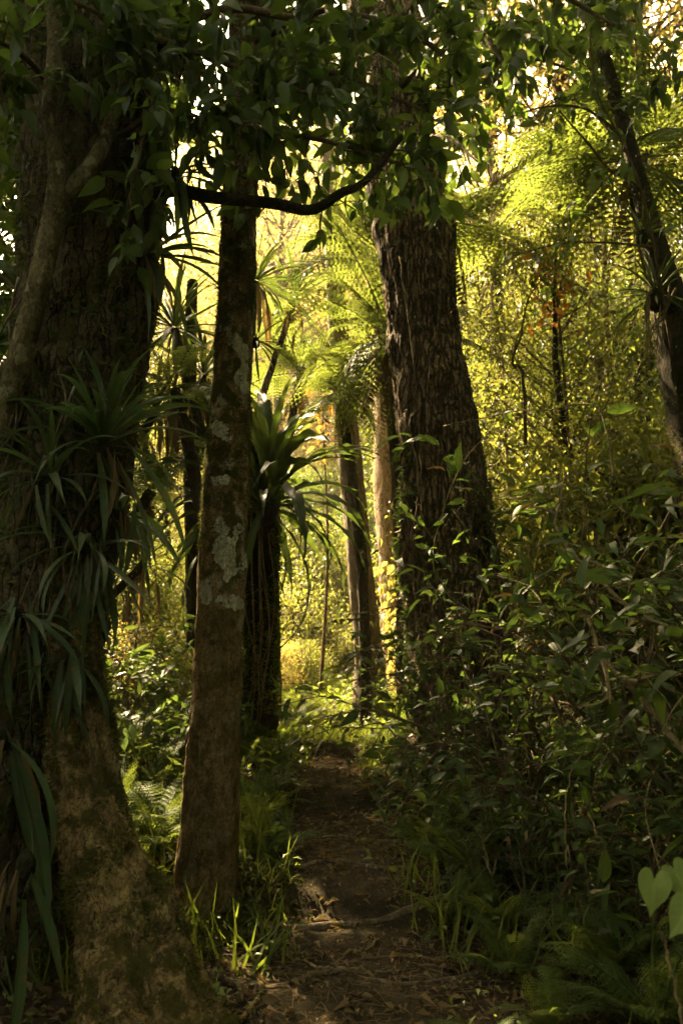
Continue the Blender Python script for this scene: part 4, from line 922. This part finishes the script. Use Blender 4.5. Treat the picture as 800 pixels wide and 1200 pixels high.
for pts, lab in [([(.1, 7.2), (.35, 7.8)], 'dry stick lying on the trail below the broad trunk'), ([(.3, 6.9), (.45, 7.6)], 'pale stick at the right trail edge'), ([(-.3, 6.1), (-.1, 6.3), (.1, 6.25)], 'curved twig on the middle of the trail'), ([(-.15, 4.5), (.25, 4.4)], 'thin twig on the trail in front of the root step')]:
    ground_root('stick', lab, 'stick', pts, .007, .004, 1.5, 'twig_pale')

# ------------------------------------------------------------------ ground cover, litter
def on_ground(n, x0, x1, y0, y1, keep=None):
    x = rng.uniform(x0, x1, n); y = y0 + (y1 - y0) * rng.random(n) ** 1.3; m = np.ones(n, bool)
    if keep is not None: m = keep(x, y)
    x, y = x[m], y[m]; return np.column_stack([x, y, gz(x, y)])
off = lambda x, y: np.abs(x - path_x(y)) > np.where(y > 9.6, -0.3, 0.30) + .2 * fbm(x * 2, y * 2, 1.0, 2) * 2
P = on_ground(52000, -7, 7, 2.6, 26, lambda x, y: off(x, y) & (np.abs(x) < y * .5 + 1.2)); n = len(P); P[:, 2] += rng.random(n) ** 2 * .22
d = norm(rng.normal(0, 1, (n, 3)) * np.array([1, 1, .5]) + np.array([0, 0, .25])); v, f, A = scatter(leaf_low(.5, .1, .2), P, basis(d, (0, 0, 1.), rng.normal(0, .5, n)), rng.uniform(.03, .10, n) * (.45 + .55 * sstep(4, 7, P[:, 1])) * (1 + P[:, 1] / 30))
tag(obj('ground_cover', mk('ground_cover', v, f, A), MAT['cover']), 'low leafy ground cover on both sides of the trail', 'ground cover', kind='stuff')
_a = rng.uniform(0, 6.28, 2600); _r = .2 + np.abs(rng.normal(0, .22, 2600)); _x = sl_base[0] + np.cos(_a) * _r; _y = sl_base[1] + np.sin(_a) * _r
P = np.column_stack([_x, _y, gz(_x, _y) + np.clip(.10 - .25 * (_r - .2), 0, .1) * rng.random(2600)]); n = len(P); d = norm(rng.normal(0, .7, (n, 3)) + np.array([0, 0, .5]))
v, f, A = scatter(leaf_low(.35, .1, .25), P, basis(d, (0, 0, 1.), rng.normal(0, .6, n)), rng.uniform(.02, .07, n)); tag(obj('ground_moss', mk('ground_moss', v, f, A), MAT['moss']), 'mossy litter heaped around the foot of the slender trunk', 'moss', kind='stuff')
P = np.vstack([on_ground(12000, -1.8, 1.6, 9.2, 14.0), on_ground(34000, -6, 6, 3.2, 22, lambda x, y: off(x, y) & (np.abs(x) < y * .5 + 1.0) & (fbm(x * .8, y * .8, 7., 2) > -.1))]); n = len(P)
d = norm(rng.normal(0, .45, (n, 3)) + np.array([0, 0, 1.])); v, f, A = scatter(blade_low(.05, .35), P, basis(d, norm(rng.normal(0, 1, (n, 3)))), rng.uniform(.12, .34, n) * (1 - .55 * sstep(8.5, 10, P[:, 1]) * (1 - sstep(13, 15, P[:, 1]))))
tag(obj('grass', mk('grass', v, f, A), MAT['cover']), 'thin grass blades growing among the ground cover', 'grass', kind='stuff')
P = on_ground(13000, -1.6, 2.0, 2.6, 12); n = len(P); P[:, 2] += .006 + rng.random(n) * .02
d = norm(rng.normal(0, 1, (n, 3)) * np.array([1, 1, .25])); v, f, A = scatter(leaf_low(.45, .22, .3), P, basis(d, (0, 0, 1.), rng.normal(0, .6, n)), rng.uniform(.02, .06, n) * np.where(rng.random(n) < .12, 1.8, 1.0))
tag(obj('leaf_litter', mk('leaf_litter', v, f, A), MAT['leaf_dead']), 'dry brown leaves scattered over the trail', 'leaf litter', kind='stuff')
P = on_ground(16000, -1.3, 1.4, 2.6, 11, lambda x, y: fbm(x * 1.5, y * 1.5, 3., 2) > -.15); n = len(P); P[:, 2] += .008 + rng.random(n) * .015
d = norm(rng.normal(0, 1, (n, 3)) * np.array([1, .6, .12])); v, f, A = scatter(blade_low(.035, .1), P, basis(d, (0, 0, 1.), rng.normal(0, .4, n)), rng.uniform(.05, .18, n))
tag(obj('needle_litter', mk('needle_litter', v, f, A), MAT['leaf_dead']), 'fine dry needles and fibres matted on the trail', 'leaf litter', kind='stuff')

# ------------------------------------------------------------------ the forest behind
def crown_geo(seed, H, rad, z0, nclus, per, L, low, flat=.8):
    r = np.random.default_rng(seed); limbs = []; P, D, S, T = [], [], [], []
    for k in range(nclus):
        a = r.uniform(0, 6.283); h = z0 + (H - z0) * r.random() ** .8; rr = rad * (1 - abs((h - z0) / (H - z0) - .4) ** 1.6) * r.uniform(.35, 1.0)
        c = np.array([math.cos(a) * rr, math.sin(a) * rr, h]); zs = max(z0 * .6, h - rr * .8)
        limbs.append((spline([(0, 0, min(zs, H * .9)), (c[0] * .5 + r.normal(0, .25), c[1] * .5 + r.normal(0, .25), (zs + h) / 2 + r.normal(.1, .3)), c], 8), np.linspace(.028, .007, 8), 4))
        m = int(per * r.uniform(.6, 1.4)); q = np.clip(r.normal(0, 1, (m, 3)), -1.7, 1.7) * np.array([.55, .55, .32]) * min(1.0, .25 + rad * .3) * r.uniform(.7, 1.3); P.append(c + q)
        D.append(norm(q * .5 + r.normal(0, .6, (m, 3)) + np.array([0, 0, -.35]))); S.append(L * r.uniform(.6, 1.3, m)); T.append(np.clip(r.random() * .6 + r.random(m) * .4, 0, 1))
    P = np.vstack(P); D = np.vstack(D); n = len(P)
    v, f, A = scatter(low, P, basis(D, (0, 0, 1.), r.normal(0, .7, n)), np.concatenate(S), np.concatenate(T))
    return mk('crown', v, f, A), mk('limb', *tubes(limbs))
PROTO = []
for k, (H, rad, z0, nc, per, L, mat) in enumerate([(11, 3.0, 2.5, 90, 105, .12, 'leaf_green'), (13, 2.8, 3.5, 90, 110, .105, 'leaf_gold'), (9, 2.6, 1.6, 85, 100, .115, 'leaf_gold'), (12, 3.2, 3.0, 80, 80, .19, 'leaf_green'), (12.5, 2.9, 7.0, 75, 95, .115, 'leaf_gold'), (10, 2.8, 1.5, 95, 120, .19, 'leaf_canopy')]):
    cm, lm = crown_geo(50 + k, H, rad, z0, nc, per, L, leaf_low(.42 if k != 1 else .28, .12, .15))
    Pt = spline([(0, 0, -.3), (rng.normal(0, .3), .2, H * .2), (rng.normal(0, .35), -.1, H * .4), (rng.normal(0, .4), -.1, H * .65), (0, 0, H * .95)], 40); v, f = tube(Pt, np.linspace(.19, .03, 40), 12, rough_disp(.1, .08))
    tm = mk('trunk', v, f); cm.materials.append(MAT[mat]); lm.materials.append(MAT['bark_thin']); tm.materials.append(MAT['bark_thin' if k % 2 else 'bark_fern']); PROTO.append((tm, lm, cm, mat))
ZONES = [(-9999, 0, 'beyond the left edge'), (0, 190, 'behind the old trunk'), (190, 310, 'behind the slender trunk'), (310, 375, 'in the bright gap'), (375, 440, 'behind the thin leaning trunk'),
         (440, 560, 'behind the broad trunk'), (560, 640, 'just right of the broad trunk'), (640, 720, 'behind the sunlit tree fern at right'), (720, 800, 'behind the right leaning trunk'), (800, 99999, 'beyond the right edge')]
def zone(px): return next(s for a, b, s in ZONES if a <= px < b)
used = {}
def bg_tree(px, y, k, sc=1.0, rz=None, mat=None):
    u = (px - 400) / FPX; x = u * y * 1.02; tm, lm, cm, m = PROTO[k]
    look = ['bushy green', 'golden fine-leaved', 'low golden', 'large-leaved green', 'high-crowned', 'small dark'][k]; dist = 'close by' if y < 14 else 'nearer' if y < 18 else ('midway' if y < 26 else 'far back')
    lab = f'{look} tree {dist} {zone(px)}'; used.setdefault(lab, 0); used[lab] += 1
    t = thing('forest_tree', lab, 'tree', (x, y, float(gz(x, y))), rng.uniform(0, 6.28) if rz is None else rz, 'sunlit trees of the forest behind', sc)
    obj('trunk', tm, None, t); obj('limb', lm, None, t); obj('crown', cm, None, t)
for (px, y, k, sc) in [(-240, 10.5, 0, .7), (50, 15, 2, .5), (112, 19, 2, .6), (180, 22, 2, .62), (290, 26, 1, .8), (345, 30, 1, .85), (385, 24, 2, .7), (430, 28, 1, .9), (505, 20, 3, .6), (565, 15, 0, .75), (610, 20, 0, .9), (650, 15, 2, .6),
        (700, 19, 3, .8), (800, 17, 0, .8), (120, 30, 0, .8), (20, 26, 1, .8), (560, 28, 1, 1.1), (680, 28, 0, 1.2), (780, 25, 1, 1.2), (300, 38, 3, .9), (470, 38, 1, 1.1), (200, 38, 1, .9), (620, 40, 3, 1.2), (380, 42, 1, 1.0), (90, 42, 3, 1.0), (740, 40, 0, 1.3), (250, 33, 1, 1.15), (330, 36, 3, 1.2), (370, 34, 1, 1.2), (190, 34, 3, 1.1), (300, 44, 1, 1.5), (420, 46, 1, 1.5), (350, 50, 0, 1.6), (230, 47, 0, 1.6), (140, 40, 1, 1.3), (540, 46, 1, 1.6), (345, 31, 1, 1.2), (410, 33, 1, 1.2), (285, 34, 3, 1.2), (230, 36, 1, 1.2), (-190, 8.2, 3, .75), (585, 13.5, 4, 1.0), (675, 12.5, 4, 1.0), (765, 12, 4, 1.0), (850, 13, 4, 1.0), (330, 22, 4, 1.05), (600, 16, 3, .5), (372, 22, 0, .36), (340, 25, 3, .45), (402, 27, 0, .5), (333, 18, 5, .36), (560, 14, 5, .45), (628, 17, 5, .55), (705, 12.5, 5, .5), (150, 14, 5, .28), (395, 23, 5, .4), (470, 22, 5, .5), (600, 24, 5, .8), (760, 16, 5, .6), (430, 19, 5, .3), (320, 42, 1, 2.0), (372, 46, 3, 2.1), (425, 43, 1, 2.0), (270, 45, 3, 2.1), (478, 45, 1, 2.1), (215, 46, 1, 2.1), (600, 46, 1, 2.0), (690, 44, 0, 1.9), (780, 44, 3, 1.8), (195, 13, 0, .42), (168, 11, 3, .34), (258, 13, 0, .22), (590, 11, 3, .4), (660, 10, 0, .5), (720, 11, 3, .55)]:
    bg_tree(px, y, k, sc)
# bushes
BUSH = []
for k, (mat, L) in enumerate([('leaf_green', .13), ('leaf_gold', .12), ('leaf_green', .16)]):
    cm, lm = crown_geo(80 + k, 1.7, 1.1, .15, 44, 120, L * .68, leaf_low(.4, .12, .2)); cm.materials.append(MAT[mat]); lm.materials.append(MAT['twig']); BUSH.append((lm, cm))
def bush(px, y, k, sc):
    x = (px - 400) / FPX * y; t = thing('bush', f"{['green', 'golden', 'broad-leaved green'][k]} bush {'on the near slope' if y < 13 else 'on the slope' if y < 18 else 'up the slope'} {zone(px)}", 'bush', (x, y, float(gz(x, y))), rng.uniform(0, 6.28), 'bushes on the slope behind', sc)
    obj('stem', BUSH[k][0], None, t); obj('foliage', BUSH[k][1], None, t)
for (px, y, k, sc) in [(150, 12, 0, .8), (185, 13.5, 2, .55), (205, 11, 0, .5), (135, 9.5, 1, .5), (345, 15, 0, .75), (375, 16.5, 2, 1.0), (410, 17, 0, 1.1), (332, 18, 2, 1.2), (365, 19.5, 0, 1.3), (400, 20.5, 2, 1.4), (440, 16.5, 0, 1.0), (385, 15, 0, .5), (425, 14.5, 2, .5), (322, 13, 1, .36), (355, 13.5, 2, .35), (120, 17, 1, 1.3), (230, 18, 1, 1.2), (330, 16, 1, .6), (350, 20, 1, 1.0), (300, 22, 0, 1.5), (400, 23, 1, 1.3), (385, 17, 1, .6), (575, 13, 0, 1.2), (620, 11, 0, 1.3), (680, 10, 2, 1.2), (740, 10, 0, 1.4), (790, 8.5, 2, 1.2), (600, 17, 1, 1.6), (680, 18, 1, 1.7), (760, 15, 0, 1.7), (480, 26, 1, 1.8), (340, 30, 1, 2.0), (250, 28, 0, 2.0), (420, 33, 1, 2.2), (540, 24, 0, 2.0), (40, 12, 0, 1.0)]:
    bush(px, y, k, sc)
# orange-leaved sapling
for (px, py, y, lab, nl) in [(650, 338, 9.6, 'sapling with glowing orange leaves in the bright right gap', 70), (376, 478, 12.5, 'small sapling with orange leaves left of the tree ferns', 46)]:
    p = at(px, py, y); g = float(gz(p[0], p[1])); t = thing('sapling', lab, 'sapling', (p[0], p[1], g)); Pt = spline([(0, 0, -.05), (.1, 0, (p[2] - g) * .5), (0, 0, p[2] - g + .3)], 24); v, f = tube(Pt, np.linspace(.03, .01, 24), 6); obj('stem', mk('stem', v, f), MAT['twig'], t)
    key = 'orange'
    if key not in LEAFM: leaf_set('orange', 'leaf_orange', [leaf_tpl(.4, 5, .2, .3)])
    for i in range(nl): leaf_obj(key, t, np.array([rng.normal(0, .16), rng.normal(0, .16), p[2] - g + rng.normal(0, .3)]), rng.normal(0, 1, 3) + np.array([0, 0, -.5]), rng.uniform(.1, .18))

# ------------------------------------------------------------------ unseen leaf canopy added to shade the foreground; far woods
def keep_light(P, holes):
    m = np.ones(len(P), bool)
    for T, r in holes:
        q = P - np.asarray(T); al = q @ SUN; m &= ~((np.linalg.norm(q - al[:, None] * SUN, axis=1) < r) & (al > 0))
    return m
HOLES = [(at(380, 1078, 4.95), .22), (at(300, 1070, 5.0), .16), (at(150, 1080, 4.0), .28), (at(120, 960, 4.3), .2), (at(350, 830, 11), 1.2), (at(170, 920, 7), 1.0), (at(140, 840, 8.3), .9), (at(190, 780, 9.8), 1.0), (at(215, 880, 7.6), .6), (at(262, 600, 5.4), .35), (at(218, 1010, 5.2), .2), (at(226, 880, 5.2), .22), (at(236, 740, 5.25), .25)] + [(at(a, b_, c), d_) for a, b_, c, d_ in [(440, 1140, 4.3, .07), (400, 1000, 5.8, .09), (430, 930, 7.0, .1), (370, 900, 7.8, .12), (620, 800, 5.6, .1), (700, 700, 5.4, .12), (560, 700, 6.8, .12), (740, 880, 4.4, .08), (640, 620, 6.0, .12), (580, 960, 4.9, .1), (520, 560, 8.0, .15), (490, 420, 8.2, .15), (270, 430, 5.4, .1), (110, 420, 4.5, .08), (330, 1150, 4.1, .06)]]  # sun gaps carved through the added leaf masses at chosen spots
# shade tree added behind the old trunk, its crown shaped to block the sun
b = at(90, 800, 11.5); b[2] = float(gz(b[0], b[1])); t = thing('forest_tree', 'dense shade tree added behind the old trunk at the left edge', 'tree', b)
Pt = spline([(0, 0, -.2), (-.1, 0, 3), (-.3, .2, 6), (-.6, .2, 9.5)], 40); v, f = tube(Pt, np.linspace(.2, .06, 40), 12, rough_disp(.1, .08)); obj('trunk', mk('trunk', v, f), MAT['bark_fern'], t)
n = 90000; P = np.column_stack([rng.uniform(-11, -1.2, n), rng.uniform(5.6, 14, n), rng.uniform(3.2, 12.5, n)]); px, py, f = to_px(P)
k = (px > -420) & (px < np.where(py < 170, 225, 160) - 14 * (fbm(P[:, 0], P[:, 1], P[:, 2], 2))) & (py < 470) & (py > -500) & (fbm(P[:, 0] * .8, P[:, 1] * .8, P[:, 2] * .8, 3) > -.14) & keep_light(P, HOLES)
P = P[k]; n = len(P); d = norm(rng.normal(0, 1, (n, 3)) + np.array([0, 0, -.4])); v, f, A = scatter(leaf_low(.45, .12, .15), P - b, basis(d, (0, 0, 1.), rng.normal(0, .6, n)), rng.uniform(.14, .24, n))
obj('crown', mk('crown', v, f, A), MAT['leaf_canopy'], t); print('shade leaves', n)
lm_ = [(spline([Pt[int(u)], Pt[int(u)] * .5 + (P[j] - b) * .5 + (0, 0, .3), P[j] - b], 8), np.linspace(.04, .01, 8), 4) for j, u in zip(rng.integers(0, n, 40), rng.uniform(12, 39, 40))]
obj('limb', mk('limb', *tubes(lm_)), MAT['bark_fern'], t)
n = 190000
P = np.column_stack([rng.uniform(-16, 14, n), rng.uniform(-12, 14, n), rng.uniform(0, 13, n)])
px, py, f = to_px(P); inview = (f > 0) & (px > -60) & (px < 860) & (py > -70)
wall = (P[:, 1] < -2.5) | (P[:, 0] > 2.6) | (P[:, 0] < -4.4); roof = P[:, 2] > 5.5
dens = fbm(P[:, 0] * .35, P[:, 1] * .35, P[:, 2] * .35, 3)
OPEN = norm(np.array([-.42, -.58, .70])); q = P - np.array([-.9, 4.6, 1.2]); al = q @ OPEN
gap = (al > 0) & (np.linalg.norm(q - al[:, None] * OPEN, axis=1) < 1.0 + .24 * al)  # opening cut in the added canopy to brighten the left trunk fronts
k = (~gap) & (~inview) & (wall | roof) & (dens > -.3) & keep_light(P, HOLES)
P = P[k]; n = len(P); d = norm(rng.normal(0, 1, (n, 3)) + np.array([0, 0, -.3])); v, fa, A = scatter(leaf_two(.5), P, basis(d, (0, 0, 1.), rng.normal(0, .6, n)), rng.uniform(.2, .42, n))
tag(obj('shade_canopy', mk('shade_canopy', v, fa, A), MAT['leaf_canopy']), 'unseen leaf canopy added outside the view to shade the trail', 'canopy', kind='stuff')
n = 42000; a = rng.uniform(0, 2 * np.pi, n); rr = rng.uniform(50, 75, n); P = np.column_stack([np.cos(a) * rr, np.sin(a) * rr, 0 * a]); P[:, 2] = gz(P[:, 0], P[:, 1]) * (P[:, 1] > 0) + rng.random(n) ** 1.2 * (12 + 7 * fbm(np.cos(a) * 6, np.sin(a) * 6, 0.0, 3))
d = norm(rng.normal(0, 1, (n, 3))); v, fa, A = scatter(leaf_two(.6), P, basis(d), rng.uniform(.5, 1.1, n)); tag(obj('far_woods', mk('far_woods', v, fa, A), MAT['leaf_green']), 'distant woods closing off the view', 'woods', kind='stuff')

# ------------------------------------------------------------------ warm haze added to lift the blacks
hv = np.array([(x, y, z) for z in (-3, 45) for x, y in ((-440, -440), (440, -440), (440, 460), (-440, 460))], float)
hz = obj('haze', mk('haze', hv, np.array([(0, 3, 2, 1), (4, 5, 6, 7), (0, 1, 5, 4), (1, 2, 6, 5), (2, 3, 7, 6), (3, 0, 4, 7)]), smooth=False))
hm_ = bpy.data.materials.new('haze'); hm_.use_nodes = True; hn = hm_.node_tree.nodes; hn.remove(hn['Principled BSDF'])
pv = hn.new('ShaderNodeVolumePrincipled'); pv.inputs['Color'].default_value = (1.0, 0.86, 0.6, 1); pv.inputs['Density'].default_value = 0.0012; pv.inputs['Anisotropy'].default_value = 0.45
hm_.node_tree.links.new(pv.outputs[0], hn['Material Output'].inputs['Volume']); hz.data.materials.append(hm_)
tag(hz, 'added thin warm haze that lifts the dark tones', 'haze', kind='stuff')

# same-looking neighbours are told apart by their order from the left
ORD = ['leftmost', 'second from the left', 'third from the left', 'fourth from the left', 'fifth from the left', 'sixth from the left']
groups = {}
for o in COL.objects:
    if o.parent is None and 'label' in o and o.get('kind') is None: groups.setdefault(o['label'], []).append(o)
for lab, os_ in groups.items():
    if len(os_) > 1:
        os_.sort(key=lambda o: float(to_px(np.array(o.location))[0]))
        for i, o in enumerate(os_): o['label'] = lab + ', ' + (ORD[i] if i < len(os_) - 1 or len(os_) == 1 else 'rightmost')
